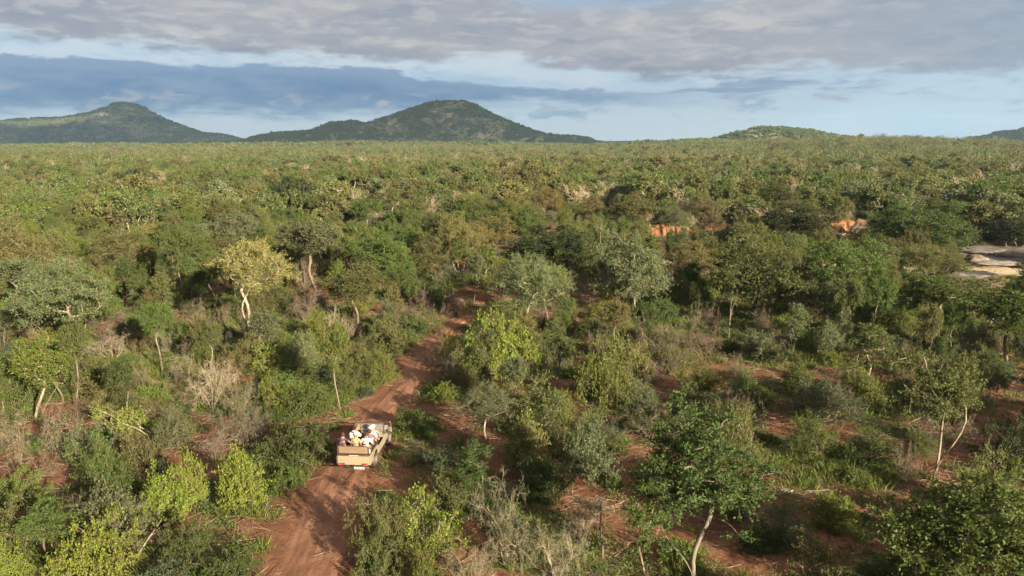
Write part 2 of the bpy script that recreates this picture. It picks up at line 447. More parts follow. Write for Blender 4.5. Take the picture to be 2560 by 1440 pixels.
def build_track():
    Q = TRACK; n = len(Q)
    T = np.gradient(Q[:, :2], axis=0); T /= np.linalg.norm(T, axis=1)[:, None]
    N = np.stack([T[:, 1], -T[:, 0]], 1)        # to the right of travel
    u = np.linspace(-1, 1, 41)
    s = np.arange(n) * 0.35
    wob_l = 1 + (fbm(s / 2.2, s * 0 + 3, 5, 3) - 0.5) * 0.55
    wob_r = 1 + (fbm(s / 2.2, s * 0 + 9, 8, 3) - 0.5) * 0.55
    off = np.where(u[None, :] < 0, u[None, :] * Q[:, 2:3] * wob_l[:, None], u[None, :] * Q[:, 2:3] * wob_r[:, None])
    x = Q[:, 0:1] + N[:, 0:1] * off; y = Q[:, 1:2] + N[:, 1:2] * off
    prof = 0.085 - 0.21 * np.abs(u) ** 6
    rut = -0.035 * (np.exp(-((np.abs(off) - 0.78) / 0.24) ** 2))
    wig = (fbm(off * 2.2, s[:, None] / 2.5, 21, 3) - 0.5) * 0.14 + (fbm(x / 0.35, y / 0.35, 91, 2) - 0.5) * 0.035
    z = terrain(x, y) + prof[None, :] + rut + wig * (1 - np.abs(u[None, :]) ** 4)
    k = len(u); idx = np.arange(n * k).reshape(n, k)
    F = np.stack([idx[:-1, :-1], idx[:-1, 1:], idx[1:, 1:], idx[1:, :-1]], -1).reshape(-1, 4)
    m, t, out = new_mat('track_earth')
    geo = t.n('ShaderNodeNewGeometry'); pos = geo.outputs['Position']
    ac = t.n('ShaderNodeAttribute', attribute_name='across'); al = t.n('ShaderNodeAttribute', attribute_name='along')
    cv = t.n('ShaderNodeCombineXYZ'); t.set(cv.inputs[0], t.m('MULTIPLY', ac.outputs['Fac'], 7.0)); t.set(cv.inputs[1], t.m('MULTIPLY', al.outputs['Fac'], 0.55))
    ns = t.noise(cv.outputs[0], 1.0, 4, 0.6); n1 = t.noise(pos, 0.5, 4, 0.6); n2 = t.noise(pos, 5.0, 5, 0.7); n3 = t.noise(pos, 22.0, 3, 0.7)
    col = t.mix(t.ss(n1, 0.35, 0.65), (0.180, 0.085, 0.050, 1), (0.255, 0.130, 0.080, 1))
    col = t.mix(t.m('MULTIPLY', t.ss(ns, 0.45, 0.7), 0.25), col, (0.290, 0.160, 0.102, 1))
    col = t.mix(t.m('MULTIPLY', t.ss(n2, 0.55, 0.7), 0.45), col, (0.130, 0.058, 0.034, 1))
    col = t.mix(t.m('MULTIPLY', t.ss(n3, 0.60, 0.70), 0.5), col, (0.40, 0.27, 0.18, 1))
    col = t.mix(t.m('MULTIPLY', t.ss(t.noise(pos, 1.3, 4, 0.6), 0.5, 0.66), 0.45), col, (0.150, 0.070, 0.042, 1))
    p = t.n('ShaderNodeBsdfPrincipled'); t.set(p.inputs['Base Color'], col); p.inputs['Roughness'].default_value = 0.92; p.inputs['Specular IOR Level'].default_value = 0.12
    bp = t.n('ShaderNodeBump'); bp.inputs['Strength'].default_value = 0.8; bp.inputs['Distance'].default_value = 0.08
    t.set(bp.inputs['Height'], t.m('ADD', t.m('MULTIPLY', ns, 0.45), t.m('ADD', n2, t.m('MULTIPLY', n3, 0.4)))); t.set(p.inputs['Normal'], bp.outputs[0])
    m.node_tree.links.new(p.outputs[0], out.inputs[0])
    me = mesh_np('dirt_track', np.stack([x, y, z], -1).reshape(-1, 3), F, None, [m], True)
    for nm, arr in (('across', off.ravel()), ('along', np.repeat(s, k))):
        a_ = me.attributes.new(nm, 'FLOAT', 'POINT'); a_.data.foreach_set('value', arr.astype(np.float32))
    o = link('dirt_track', me); tag(o, 'red dirt track with wheel ruts winding into the bush', None, None, 'structure')
build_track()

# ------------------------------------------------------------------ hills
CENTRE = [(560, 366), (600, 356), (660, 336), (690, 329), (740, 328), (790, 323), (830, 304), (880, 298), (900, 303), (915, 306), (960, 291), (1010, 274), (1060, 256), (1110, 250), (1160, 252), (1190, 261),
          (1230, 283), (1280, 304), (1330, 323), (1380, 336), (1440, 338), (1470, 343), (1520, 358), (1560, 366)]
LEFT = [(-420, 362), (-300, 345), (-160, 322), (-60, 308), (0, 300), (60, 293), (120, 293), (145, 296), (200, 288), (250, 277), (280, 266), (300, 257), (315, 254), (332, 258), (360, 274), (400, 292), (450, 312), (500, 329), (560, 334), (600, 346), (660, 364)]
RIGHT = [(1500, 364), (1580, 353), (1640, 346), (1700, 348), (1780, 343), (1835, 328), (1880, 317), (1930, 313), (1990, 317), (2050, 327), (2110, 337), (2190, 346), (2270, 364)]
EDGE = [(2320, 364), (2390, 348), (2450, 338), (2500, 327), (2560, 317), (2640, 312), (2720, 324), (2800, 346), (2860, 364)]
MATS_HILL = {}
def hill(prof, D, treeh, seed, name, label, nx, ny, wfac, rock):
    P = np.array(prof, float)
    xs = (P[:, 0] - 1280) / FPX * D * math.cos(PITCH)
    # elevation angle of each pixel row on the sight line, as height at distance D
    el = np.arctan2((720 - P[:, 1]) / FPX, 1.0) - PITCH
    # correct for the sideways stretch of a pitched view
    hz = CAM_H + D * np.tan(el) - treeh
    hz = np.maximum(hz, -12)
    X = np.linspace(xs[0], xs[-1], nx)
    base = np.interp(X, xs, hz)
    ker = np.ones(3) / 3
    base = np.convolve(np.pad(base, 1, mode='edge'), ker, 'valid')
    vmax = hz.max() * wfac
    v = np.linspace(-1, 1, ny)
    XX, VV = np.meshgrid(X, v, indexing='ij')
    shape = np.cos(np.clip(np.abs(VV), 0, 1) * PI / 2) ** 1.25
    # spurs and gullies running down the slope
    gul = (fbm(XX / (hz.max() * 0.55) + 0.6 * VV, VV * 1.6, seed, 4) - 0.5)
    dip = 1 + 0.42 * gul * np.sin(np.abs(VV) * PI)
    Z = (base[:, None] + 12) * shape * dip - 12
    Z = Z + (fbm(XX / 18, VV * vmax / 18, seed + 4, 3) - 0.5) * 5.0 * sstep(np.abs(VV), 0.0, 0.2)
    YY = D + VV * vmax + (fbm(XX / (hz.max() * 1.2), XX * 0, seed + 8, 2)[:, :] - 0.5) * hz.max() * 0.5
    idx = np.arange(nx * ny).reshape(nx, ny)
    F = np.stack([idx[:-1, :-1], idx[1:, :-1], idx[1:, 1:], idx[:-1, 1:]], -1).reshape(-1, 4)
    m, t, out = new_mat(name + '_slope')
    pos = t.n('ShaderNodeNewGeometry').outputs['Position']
    n1 = t.noise(pos, 0.018, 5, 0.6); n2 = t.noise(pos, 0.10, 4, 0.7)
    col = t.mix(t.ss(n2, 0.4, 0.62), (0.085, 0.092, 0.042, 1), (0.165, 0.148, 0.082, 1))
    col = t.mix(t.m('MULTIPLY', t.ss(n1, 0.52, 0.62), rock), col, (0.30, 0.235, 0.175, 1))
    p = t.n('ShaderNodeBsdfPrincipled'); t.set(p.inputs['Base Color'], col); p.inputs['Roughness'].default_value = 0.95; p.inputs['Specular IOR Level'].default_value = 0.1
    m.node_tree.links.new(p.outputs[0], out.inputs[0])
    me = mesh_np(name, np.stack([XX, YY, Z], -1).reshape(-1, 3), F, None, [m], True)
    o = link('hill', me); tag(o, label, None, None, 'structure')
    return XX, YY, Z
HILLS = []
HILLS.append((hill(CENTRE, 2700, 5, 5, 'hill', 'broad dark wooded hill in the middle of the skyline', 260, 60, 1.9, 0.75), 2700))
HILLS.append((hill(LEFT, 4700, 6, 15, 'hill', 'pointed wooded hill with a sunlit flank on the left skyline', 320, 60, 2.4, 0.6), 4700))
HILLS.append((hill(RIGHT, 1500, 5, 25, 'hill', 'low wooded hill on the right skyline', 140, 40, 3.0, 0.8), 1500))
HILLS.append((hill(EDGE, 2300, 5, 35, 'hill', 'dark hill at the right edge of the skyline', 90, 40, 2.5, 0.6), 2300))

# ------------------------------------------------------------------ plants: builders
def unit(v): return v / (np.linalg.norm(v, axis=-1, keepdims=True) + 1e-9)

def leaves_mesh(rg, base, axis, L, Wd, upb=0.6):
    """kite-shaped leaves: base points, leaf axes, lengths"""
    n = len(base)
    axis = unit(axis)
    nrm = unit(rg.normal(size=(n, 3)) * 0.8 + np.array([0, 0, upb]))
    side = unit(np.cross(axis, nrm))
    L = L[:, None]; w = Wd[:, None] * 0.5
    b = base; tip = base + axis * L
    mid = base + axis * L * 0.45 + np.cross(side, axis) * L * rg.uniform(-0.12, 0.12, (n, 1))
    V = np.stack([b, mid + side * w, tip, mid - side * w], 1).reshape(-1, 3)
    F = np.arange(n * 4).reshape(n, 4)
    return V, F

def grow(seed, H=6.0, Rc=2.6, cb=0.38, form='round', ntr=1, clumps=70, cr=0.55, tw=8, lpt=11, leaf=0.11, lw=0.5, rbase=0.13, lean=0.15, fork=0.32, flat=0.6, lump=0.45, twr=0.006, strayl=0.0, bare=0.0, wob=0.12, up=0.5, gaps=0.0, name='plant'):
    """a tree or shrub: trunks, limbs grown out to clumps, twigs and leaves. Returns (wood mesh, leaf mesh, H, Rc)"""
    rg = np.random.default_rng(seed)
    wood = MB()
    # --- where the clumps sit
    c0 = np.array([rg.normal() * lean * 0.6, rg.normal() * lean * 0.6, 0])
    pts = []
    lobes = unit(rg.normal(size=(7, 3)) * np.array([1, 1, 0.7]) + np.array([0, 0, 0.15])); lobeg = rg.uniform(0.0, 1.0, 7)
    holes = unit(rg.normal(size=(5, 3))) * rg.uniform(0.45, 0.95, (5, 1)); tries = 0
    while len(pts) < clumps and tries < clumps * 60:
        tries += 1
        d = unit(rg.normal(size=3))
        r = rg.uniform() ** (1 / 2.6)
        if gaps and np.any(np.linalg.norm(holes - d * r, axis=1) < gaps): continue
        g = 1 - lump * 0.55 + lump * 0.9 * float(np.max(lobeg * np.clip(lobes @ d, 0, 1) ** 3))
        if form == 'round':
            zc = (1 + cb) / 2 * H; rz = (1 - cb) / 2 * H
            p = np.array([d[0] * Rc * r * g, d[1] * Rc * r * g, zc + d[2] * rz * r * g])
            if d[2] < -0.35 and rg.uniform() < 0.6: continue
        elif form == 'dome':
            d[2] = abs(d[2]) * 1.0 - 0.12
            p = np.array([d[0] * Rc * r * g, d[1] * Rc * r * g, cb * H + d[2] * (1 - cb) * H * r * g])
        elif form == 'umbrella':
            a = rg.uniform(0, 2 * PI); q = rg.uniform() ** 0.55
            p = np.array([math.cos(a) * Rc * q * g, math.sin(a) * Rc * q * g, H * (1 - 0.30 * q * q) - rg.uniform() ** 1.5 * (1 - cb) * H * 0.6])
        elif form == 'fan':           # shrub: stems fan out from the ground
            d[2] = abs(d[2])
            p = np.array([d[0] * Rc * r * g, d[1] * Rc * r * g, (0.10 + 0.90 * d[2] * r * g) * H])
            if p[2] < 0.12 * H and rg.uniform() < 0.4: continue
        elif form == 'tall':
            a = rg.uniform(0, 2 * PI); h = rg.uniform(); q = rg.uniform() ** 0.6
            w = math.sin(PI * (0.12 + 0.80 * h)) ** 0.8
            p = np.array([math.cos(a) * Rc * q * w * g, math.sin(a) * Rc * q * w * g, (cb + (1 - cb) * h) * H])
        p[:2] += c0[:2] * p[2] / H
        if any(np.sum((p - q) ** 2) < (cr * 0.55) ** 2 for q in pts): continue
        pts.append(p)
    pts = np.array(pts)
    ccen = np.array([c0[0], c0[1], H * (cb + 1) / 2 if form != 'fan' else H * 0.25])
    # --- trunks
    nodes = []; par = []; path_id = []
    paths = []
    for k in range(ntr):
        a = 2 * PI * k / ntr + rg.uniform(0, 1.5)
        spread = 0.0 if ntr == 1 else (0.10 + 0.05 * ntr) * Rc
        b = np.array([math.cos(a), math.sin(a), 0]) * (0.0 if ntr == 1 else 0.10 + 0.03 * ntr)
        top = np.array([c0[0] + math.cos(a) * spread, c0[1] + math.sin(a) * spread, H * (fork + rg.uniform(-0.04, 0.06))])
        m = max(4, int(top[2] / 0.35) + 2)
        m = min(m, 9)
        prev = -1; ids = []
        ph = rg.uniform(0, 6, 2)
        for i in range(m):
            u = i / (m - 1)
            p = b + (top - b) * u + np.array([math.sin(u * 4.5 + ph[0]) - math.sin(ph[0]), math.sin(u * 4.0 + ph[1]) - math.sin(ph[1]), 0]) * wob * H * 0.25 * (0.3 + u)
            p[2] = b[2] - 0.15 + (top[2] + 0.15) * u
            nodes.append(p); par.append(prev); prev = len(nodes) - 1; ids.append(prev)
        paths.append(ids)
    ntrunk = len(nodes)
    # --- limbs, nearest clumps first
    ref = np.array(nodes[-1])
    order = np.argsort(np.linalg.norm(pts - np.array([ref[0], ref[1], ref[2]]), axis=1) + rg.normal(size=len(pts)) * 0.1)
    ends = []
    for j in order:
        c = pts[j]
        A = np.array(nodes)
        cost = np.linalg.norm(A - c, axis=1) + 0.9 * np.clip(A[:, 2] - c[2] + 0.15, 0, None)
        if form != 'fan':
            low = A[:, 2] < H * fork * 0.62
            cost = cost + low * 2.5
        q = int(np.argmin(cost)); s = A[q]
        L = np.linalg.norm(c - s); k = max(2, min(6, int(L / 0.45) + 1))
        pd = unit(s - A[par[q]]) if par[q] >= 0 else np.array([0, 0, 1.0])
        mid = s + pd * L * 0.35 + np.array([0, 0, 0.10 * L]); mid = mid * 0.6 + (s + c) * 0.2
        prev = q; ids = [q]
        for i in range(1, k + 1):
            u = i / k
            p = (1 - u) ** 2 * s + 2 * u * (1 - u) * mid + u * u * c
            if i < k: p = p + rg.normal(size=3) * 0.05 * L
            nodes.append(p); par.append(prev); prev = len(nodes) - 1; ids.append(prev)
        paths.append(ids); ends.append(prev)
    # --- limb thickness from the tips down
    n = len(nodes); N = np.array(nodes)
    acc = np.zeros(n); r0 = twr * 1.8
    ends_set = set(ends)
    for i in range(n - 1, -1, -1):
        if acc[i] == 0: acc[i] = r0 ** 2.3
        if par[i] >= 0: acc[par[i]] += acc[i] if (par[i] < ntrunk or True) else 0
    rr = acc ** (1 / 2.3)
    f = min(rbase / max(rr[p_[0]] for p_ in paths[:ntr]), 1.6)
    rr = np.maximum(rr * f, twr * 1.2)
    rr = np.minimum(rr, rbase)
    for ids in paths:
        ra = rr[ids].copy()
        if ids[0] >= ntrunk or ids[0] not in [p_[0] for p_ in paths[:ntr]]: ra[0] = min(ra[0], ra[1] * 1.25)
        else: ra[0] *= 1.35
        mx = ra.max(); sides = 7 if mx > 0.07 else (5 if mx > 0.03 else 3)
        wood.tube(N[ids], ra, sides)
    # --- twigs and leaves
    tb = []; td = []; tl = []
    for e in ends:
        c = N[e]; out = unit(c - ccen) * 0.7 + np.array([0, 0, up * 0.6])
        nt = max(3, int(tw * rg.uniform(0.6, 1.4)))
        d = unit(rg.normal(size=(nt, 3)) * np.array([1, 1, flat]) + out)
        l = cr * rg.uniform(0.6, 1.3, nt)
        tb.append(np.repeat((c - out * cr * 0.25)[None], nt, 0) + rg.normal(size=(nt, 3)) * cr * 0.16); td.append(d); tl.append(l)
    tb = np.concatenate(tb); td = np.concatenate(td); tl = np.concatenate(tl); nt = len(tb)
    # twig ribs, three-sided, tapering to a point
    te = tb + td * tl[:, None] + np.array([0, 0, -0.12]) * tl[:, None]
    sd1 = unit(np.cross(td, rg.normal(size=(nt, 3)))); sd2 = np.cross(unit(td), sd1)
    w = twr * 1.1
    V = np.stack([tb + sd1 * w, tb - sd1 * w * 0.5 + sd2 * w * 0.87, tb - sd1 * w * 0.5 - sd2 * w * 0.87, te], 1).reshape(-1, 3)
    i4 = np.arange(nt)[:, None] * 4
    F3 = np.concatenate([i4 + np.array([[0, 1, 3]]), i4 + np.array([[1, 2, 3]]), i4 + np.array([[2, 0, 3]])])
    wood.add(V, None, F3)
    wm = wood.mesh(name + '_wood', [BARK], True)
    keep = rg.uniform(size=nt) >= bare
    tb, td, tl, te = tb[keep], td[keep], tl[keep], te[keep]; nt = len(tb)
    if nt == 0 or lpt == 0: return wm, None, H, Rc
    k = lpt
    u = rg.uniform(0.15, 1.05, (nt, k))
    base = tb[:, None, :] + (te - tb)[:, None, :] * u[..., None] + rg.normal(size=(nt, k, 3)) * leaf * 0.35
    ax = unit(td)[:, None, :] * 0.7 + rg.normal(size=(nt, k, 3)) * 0.75
    Ls = leaf * rg.uniform(0.45, 1.5, nt * k)
    V, F = leaves_mesh(rg, base.reshape(-1, 3), ax.reshape(-1, 3), Ls, Ls * lw)
    lm = mesh_np(name + '_leaves', V, F, None, [LEAF])
    return wm, lm, float(np.percentile(V[:, 2], 99.3)), float(np.percentile(np.hypot(V[:, 0], V[:, 1]), 93))

def bare_bush(seed, H=2.4, Rc=1.7, stems=9, depth=3, br=6, arch=0.5, r0=0.03, twig=0.006, leafn=0, leaf=0.06, upright=0.5, curl=0.25, name='bare'):
    """leafless bush: stems arch out of the ground and break into fine twigs"""
    rg = np.random.default_rng(seed); wood = MB(); tips = []
    def branch(p, d, L, r, lv):
        k = 5 if lv < 2 else 4
        pts = [p]; q = p.copy(); dd = d.copy()
        for i in range(k):
            dd = unit(dd + rg.normal(size=3) * curl * (0.6 + 0.3 * lv) + np.array([0, 0, -arch * 0.22 * (i / k + 0.2)]))
            q = q + dd * L / k
            if q[2] < 0.03: q[2] = 0.03 + rg.uniform() * 0.05
            pts.append(q.copy())
        pts = np.array(pts); rad = np.linspace(r, max(twig * 0.5, r * 0.28), k + 1)
        wood.tube(pts, rad, 6 if r > 0.05 else (4 if r > 0.02 else 3), False)
        if lv < depth:
            nb = max(2, int(br * rg.uniform(0.7, 1.3)))
            for j in range(nb):
                u = rg.uniform(0.25, 1.0); ii = min(k - 1, int(u * k)); fr = u * k - ii
                s = pts[ii] * (1 - fr) + pts[ii + 1] * fr
                bd = unit(unit(pts[ii + 1] - pts[ii]) * 0.8 + rg.normal(size=3) * 0.65 + np.array([0, 0, 0.12]))
                branch(s, bd, L * rg.uniform(0.35, 0.62), max(twig, rad[ii] * 0.55), lv + 1)
        else: tips.append(pts)
    for s in range(stems):
        a = rg.uniform(0, 2 * PI); b = np.array([math.cos(a), math.sin(a), 0]) * rg.uniform(0, 0.12 * Rc)
        d = unit(np.array([math.cos(a) * Rc, math.sin(a) * Rc, H * (0.5 + upright)]) * np.array([1, 1, 1]) + rg.normal(size=3) * 0.35)
        branch(b - np.array([0, 0, 0.05]), d, math.hypot(Rc, H) * rg.uniform(0.5, 0.8), r0 * rg.uniform(0.6, 1.2), 0)
    wm = wood.mesh(name + '_wood', [BARK], True)
    co = np.concatenate(wood.V)
    H0 = float(np.percentile(co[:, 2], 99.5)); R0 = float(np.percentile(np.hypot(co[:, 0], co[:, 1]), 97))
    lm = None
    if leafn:
        B = np.concatenate([t[rg.integers(1, len(t), leafn)] for t in tips]); n = len(B)
        B = B + rg.normal(size=(n, 3)) * leaf * 0.7
        Ls = leaf * rg.uniform(0.6, 1.3, n)
        V, F = leaves_mesh(rg, B, rg.normal(size=(n, 3)), Ls, Ls * 0.45)
        lm = mesh_np(name + '_leaves', V, F, None, [LEAF])
    return wm, lm, H0, R0

PROTO = {}
def P_(kind, *items): PROTO.setdefault(kind, []).extend(items)
# big-leaved, clumpy crowns on a clear trunk
for s_ in (1, 2, 3, 4, 5):
    P_('mopane', grow(100 + s_, 6.2, (2.4, 2.0, 2.6, 1.8, 2.2)[s_ - 1], (0.40, 0.34, 0.44, 0.30, 0.36)[s_ - 1], 'round', 1 if s_ % 2 else 2, 84, 0.54, 11, 17, 0.100, 0.58, 0.10, 0.4, 0.40, 0.55, 0.95, wob=0.10, gaps=0.45))
# wide crowns on several limbs
for s_ in (1, 2, 3):
    P_('spread', grow(200 + s_, 7.5, 4.1, 0.34, 'dome', 2 if s_ != 2 else 3, 140, 0.66, 12, 17, 0.115, 0.56, 0.14, 0.5, 0.32, 0.45, 0.9, wob=0.10, gaps=0.40))
# fine-leaved, feathery round crowns
for s_ in (1, 2, 3):
    P_('fine', grow(300 + s_, 6.5, 2.8, 0.24, 'round', 2, 112, 0.60, 13, 20, 0.098, 0.40, 0.10, 0.3, 0.28, 0.7, 0.6, wob=0.08, up=0.8, gaps=0.28))
for s_ in (1, 2):
    P_('umbrella', grow(400 + s_, 6.0, 3.2, 0.52, 'umbrella', 1 if s_ == 1 else 2, 90, 0.60, 13, 18, 0.110, 0.5, 0.11, 0.3, 0.44, 0.3, 0.8, wob=0.12, gaps=0.38))
for s_ in (1, 2):
    P_('dense', grow(500 + s_, 7.0, 3.6, 0.16, 'round', 3, 160, 0.70, 13, 19, 0.125, 0.6, 0.17, 0.3, 0.25, 0.6, 0.6, wob=0.10, gaps=0.2))
for s_ in (1, 2, 3):
    P_('slender', grow(600 + s_, 5.5, 1.3, 0.30, 'tall', 1 if s_ != 2 else 2, 48, 0.44, 10, 17, 0.098, 0.56, 0.06, 0.3, 0.5, 0.7, 0.8, wob=0.10, gaps=0.3))
# a light crown of gold leaves on a crooked trunk
for s_ in (1, 2):
    P_('crooked', grow(700 + s_, 7.2, 3.0, 0.36, 'round', 2, 112, 0.54, 11, 17, 0.092, 0.52, 0.12, 0.6, 0.40, 0.5, 1.0, wob=0.18, gaps=0.48))
# an open crown on a winding, forked trunk
for s_ in (1, 2, 3):
    P_('winding', grow(750 + s_, 7.0, 2.7, 0.24, 'round', 2, 104, 0.50, 12, 17, 0.102, 0.58, 0.10, 0.9, (0.55, 0.42, 0.46)[s_ - 1], 0.5, 1.0, wob=(0.34, 0.14, 0.18)[s_ - 1], gaps=0.5))
# shrubs
for s_ in (1, 2, 3, 4, 5):
    P_('shrub', grow(800 + s_, 2.3, 1.7, 0.1, 'fan', 5, 70, 0.40, 11, 14, 0.070, 0.58, 0.032, 0.1, 0.18, 0.8, 1.05, twr=0.005, up=1.0, gaps=0.38))
for s_ in (1, 2):
    P_('feather', grow(900 + s_, 2.6, 1.6, 0.1, 'fan', 6, 76, 0.44, 12, 18, 0.064, 0.42, 0.032, 0.1, 0.18, 0.9, 0.8, twr=0.004, up=1.3, gaps=0.25))
for s_ in (1, 2, 3):
    P_('sparse', grow(1000 + s_, 2.8, 2.0, 0.1, 'fan', 4, 40, 0.45, 10, 14, 0.075, 0.55, 0.036, 0.2, 0.2, 0.8, 1.1, twr=0.005, up=1.0, gaps=0.4))
for s_ in (1, 2):
    P_('low', grow(1100 + s_, 1.0, 1.2, 0.1, 'fan', 7, 50, 0.30, 10, 15, 0.064, 0.58, 0.018, 0.1, 0.15, 0.6, 0.7, twr=0.003, up=0.6, gaps=0.25))
# leafless growth
for s_ in (1, 2, 3, 4):
    P_('bare', bare_bush(1200 + s_, 2.3, 1.6, 8, 3, 6, 0.45, 0.032, 0.0062, 0, curl=0.28))
for s_ in (1, 2):
    P_('arch', bare_bush(1300 + s_, 2.6, 1.9, 11, 3, 5, 1.25, 0.028, 0.0062, 3, 0.06, 0.8, 0.20))
P_('twigdome', bare_bush(1401, 2.2, 1.9, 16, 3, 6, 0.9, 0.022, 0.006, 2, 0.05, 0.4, 0.30))
for s_ in (1, 2, 3):
    P_('dead', bare_bush(1500 + s_, 4.0, 1.3, 1 if s_ != 2 else 2, 3, 4, -0.15, 0.085, 0.009, 0, upright=1.6, curl=0.24))
for s_ in (1, 2):
    P_('fallen', bare_bush(1600 + s_, 0.5, 2.6, 2, 2, 5, 0.55, 0.06, 0.007, 0, upright=0.0, curl=0.20))
for s_ in (1, 2):
    P_('thorn', bare_bush(1700 + s_, 3.0, 2.0, 7, 3, 6, 0.35, 0.05, 0.0065, 5, 0.065, 0.7, 0.30))

KINDINFO = {  # object name, category, wood colour
    'mopane': ('mopane_tree', 'tree', 'grey'), 'spread': ('spreading_tree', 'tree', 'tan'), 'fine': ('thorn_tree', 'tree', 'tan'), 'umbrella': ('umbrella_tree', 'tree', 'tan'),
    'dense': ('riverine_tree', 'tree', 'pale'), 'slender': ('slender_tree', 'tree', 'grey'), 'crooked': ('crooked_tree', 'tree', 'bone'),
    'winding': ('winding_tree', 'tree', 'tan'),
    'shrub': ('leafy_shrub', 'shrub', 'grey'), 'feather': ('feathery_shrub', 'shrub', 'tan'), 'sparse': ('open_shrub', 'shrub', 'tan'), 'low': ('low_shrub', 'shrub', 'grey'),
    'bare': ('bare_bush', 'bush', 'grey'), 'arch': ('arching_bush', 'bush', 'tan'), 'twigdome': ('twig_bush', 'bush', 'grey'), 'dead': ('dead_tree', 'dead tree', 'bone'),
    'fallen': ('fallen_branch', 'branch', 'bone'), 'thorn': ('thorn_bush', 'bush', 'tan')}
GROUPS = {'tree': 'trees of the bushveld around the track', 'shrub': 'shrubs on the red earth', 'bush': 'bare and thorny bushes', 'dead tree': 'dead trees among the bushes', 'branch': 'fallen branches on the ground'}
PLACED = []        # x, y, radius of everything standing

def plant(kind, var, x, y, H, Rr, rot, color, label, wood=None, lean=(0, 0)):
    nm, cat, wc = KINDINFO[kind]
    pr = PROTO[kind][var % len(PROTO[kind])]
    wm, lm, H0, R0 = pr
    z = float(terrain(x, y))
    wcol = BARKC[wood or wc]
    if lm is None:
        root = link(nm, wm); root.color = (*wcol, 1)
    else:
        root = bpy.data.objects.new(nm, None); COL.objects.link(root); root.empty_display_size = 0.3
        tree = cat == 'tree'
        w = link('trunk' if tree else 'stems', wm, root); w.color = (*wcol, 1)
        c = link('crown' if tree else 'foliage', lm, root); c.color = (*C[color], 1)
    root.location = (x, y, z - 0.03); root.rotation_euler = (lean[0], lean[1], rot)
    root.scale = (Rr / R0, Rr / R0, H / H0)
    tag(root, label, cat, GROUPS[cat])
    PLACED.append((x, y, Rr * 0.8))
    return root

